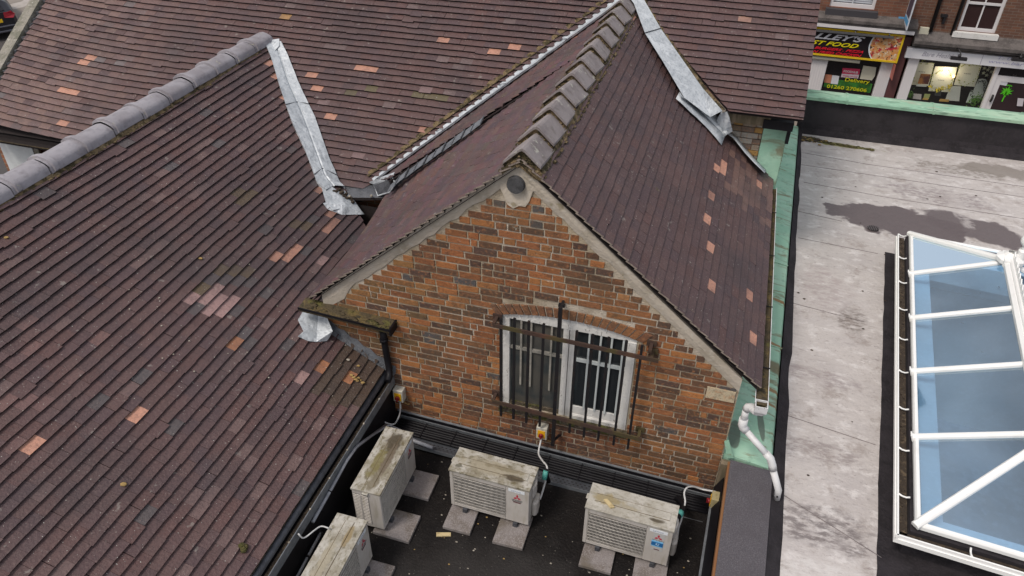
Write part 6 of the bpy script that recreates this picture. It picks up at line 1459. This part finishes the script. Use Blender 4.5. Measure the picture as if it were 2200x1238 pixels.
mgs = bpy.data.materials.new('shop_glazing'); mgs.use_nodes = True; n_ = mgs.node_tree; n_.nodes.clear(); o_ = n_.nodes.new('ShaderNodeOutputMaterial'); mx = n_.nodes.new('ShaderNodeMixShader'); tr = n_.nodes.new('ShaderNodeBsdfTransparent'); gl = n_.nodes.new('ShaderNodeBsdfGlossy'); mx.inputs[0].default_value = .06; gl.inputs['Roughness'].default_value = .03; tr.inputs[0].default_value = (.93, .95, .94, 1)
n_.links.new(tr.outputs[0], mx.inputs[1]); n_.links.new(gl.outputs[0], mx.inputs[2]); n_.links.new(mx.outputs[0], o_.inputs[0]); G2 = _G(); G2.m = mgs
part('shop_window', sb_, G2, lambda b: b.box((wl0, SY+.04, wbot), (wl1, SY+.05, fB)))
dx0, dx1 = wl1+.11, zc(1893, 700).x+.35
def doorf(b):
    t = fB-.28; b.box((dx0, SY, -2.95), (dx0+.14, SY+.06, t)); b.box((dx1, SY, -2.95), (dx1+.12, SY+.06, t)); b.box((dx0+.14, SY, t-.16), (dx1, SY+.06, t)); b.box((dx0+.14, SY, -2.95), (dx1, SY+.06, -2.5)); b.box((dx1+.12, SY-.02, -2.95), (dx1+1.2, SY+.08, fB-.05))
dr_ = part('door', sb_, mwh, doorf)
part('door_glass', dr_, plain('door_dark', (.035, .022, .024), .12), lambda b: b.box((dx0+.14, SY+.02, -2.5), (dx1, SY+.03, fB-.44)))
part('transom_light', dr_, mdg, lambda b: b.box((dx0, SY+.02, fB-.27), (dx1+.1, SY+.05, fB-.05)))
part('door_handle', dr_, mblackiron, lambda b: b.tube([zc(1412, 830, -.05), zc(1385, 900, -.06), zc(1362, 935, -.05)], .03, 6))
text(dr_, 'door_number', '34', zc(1710, 530).x, zc(1775, 530).x, zc(1740, 538).z, zc(1740, 508).z, SY-.003, plain('number_dark', (.05, .04, .04), .5), 0, .02, .004)
part('door_notice', dr_, plain('notice_white', (.55, .56, .60), .6), lambda b: b.prism([zc(1550, 530, .012), zc(1670, 545, .012), zc(1620, 690, .012), zc(1505, 670, .012)], (0, .004, 0)))
def leaf(b):
    c = zc(1620, 780, .01); rg = random.Random(3)
    for k in range(11):
        a_ = k*.571+.2; L = .13 if k % 2 else .17; u = V((math.cos(a_), 0, math.sin(a_))); v_ = V((-u.z, 0, u.x)); b.prism([c, c+u*L*.4+v_*.022, c+u*L+v_*.01, c+u*L*.5-v_*.022], (0, .004, 0))
    for k in range(6):
        a_ = 1.2+k*.13; u = V((math.cos(a_), 0, math.sin(a_))); c2 = c+u*(.18); b.prism([c2+V((-.02, 0, 0)), c2+V((0, 0, -.02)), c2+V((.02, 0, 0)), c2+V((0, 0, .02))], (0, .004, 0))
    b.prism([c+V((-.015, 0, 0)), c+V((.015, 0, 0)), c+V((.0, 0, -.30)), c+V((-.03, 0, -.29))], (0, .004, 0))
part('leaf_emblem', dr_, plain('leaf_lime', (.08, .50, .01), .5), leaf)
part('leaflet', sb_, plain('leaflet_pale', (.5, .47, .5), .6), lambda b: b.prism([zc(1795, 880, -.03), zc(1893, 890, -.03), zc(1870, 1010, -.03), zc(1780, 1005, -.03)], (0, .004, 0)))
# wall furniture
dpb = thing('cast_iron_downpipe', tuple(YP(2004, 50, SY-.08)), 'black cast iron downpipe on the brown brick wall left of the sash window', 'downpipe')
part('pipe', dpb, mblackiron, lambda b: b.tube([(YP(2004, 50, SY-.08).x, SY-.08, YP(1998, 68, SY-.08).z), (YP(2004, 50, SY-.08).x, SY-.08, 3.4)], .05, 8))
part('pipe_clips', dpb, mblackiron, lambda b: [b.tube([(YP(2004, 50, SY-.08).x, SY-.08, z), (YP(2004, 50, SY-.08).x, SY-.08, z+.05)], .062, 8) for z in (.6, 1.6, 2.6)])
b_ = MB(); c = YP(2030, 35, SY-.05); b_.box((c.x-.10, SY-.10, c.z-.02), (c.x+.06, SY-.001, c.z+.05)); b_.box((c.x-.02, SY-.08, c.z-.2), (c.x+.04, SY-.001, c.z-.021)); tag(b_.build('wall_bracket', mblackiron), 'black iron bracket on brown brickwork between the downpipe and sash window', 'bracket')
b_ = MB(); p, q = YP(1978, 59, SY-.1), YP(1993, 78, SY-.1); b_.box((p.x, SY-.1, q.z), (q.x, SY-.001, p.z)); tag(b_.build('alarm_box', mcr, bevel=.01), 'cream alarm box on the brick wall at the end of the weathered ledge', 'alarm box')
xs_ = YP(2062, 40, SY).x; b_ = MB(); b_.tube([(wx0-.10, SY-.06, wzb-.1), (wx0-.10, SY-.06, 3.4)], .045, 8); tag(b_.build('dark_upright', mblackiron), 'dark upright tube running up the brick beside the left edge of the sash window', 'pipe')  # plain dark upright along the left edge of the sash window
# projecting agents board
bx = YP(1948, 40, SY-.3).x
bd = thing('letting_board', (bx, SY-.4, .6), 'blue and white projecting board fixed to the brick wall above the fast food ledge', 'sign board')
zt_ = YP(1945, 0, SY-.45).z
part('board', bd, plain('board_paper', (.52, .55, .60), .5), lambda b: b.prism([(bx-.015, SY-.05, zt_-.62), (bx-.015, SY-.75, zt_-.70), (bx-.015, SY-.75, zt_+.35), (bx-.015, SY-.05, zt_+.35)], (.03, 0, 0)))
part('dark_photo', bd, plain('board_photo', (.06, .05, .08), .5), lambda b: (b.box((bx-.018, SY-.68, zt_-.42), (bx-.0155, SY-.12, zt_+.3)), b.box((bx+.0155, SY-.68, zt_-.42), (bx+.018, SY-.12, zt_+.3))))
part('blue_band', bd, plain('board_blue', (.08, .30, .55), .5), lambda b: (b.box((bx-.019, SY-.74, zt_-.60), (bx-.0155, SY-.08, zt_-.46)), b.box((bx+.0155, SY-.74, zt_-.60), (bx+.019, SY-.08, zt_-.46)), b.box((bx-.16, SY-.06, zt_-.66), (bx-.02, SY-.002, zt_-.56))))
# tidy up
for o in list(bpy.data.objects):
    if '_o' in o: del o['_o']
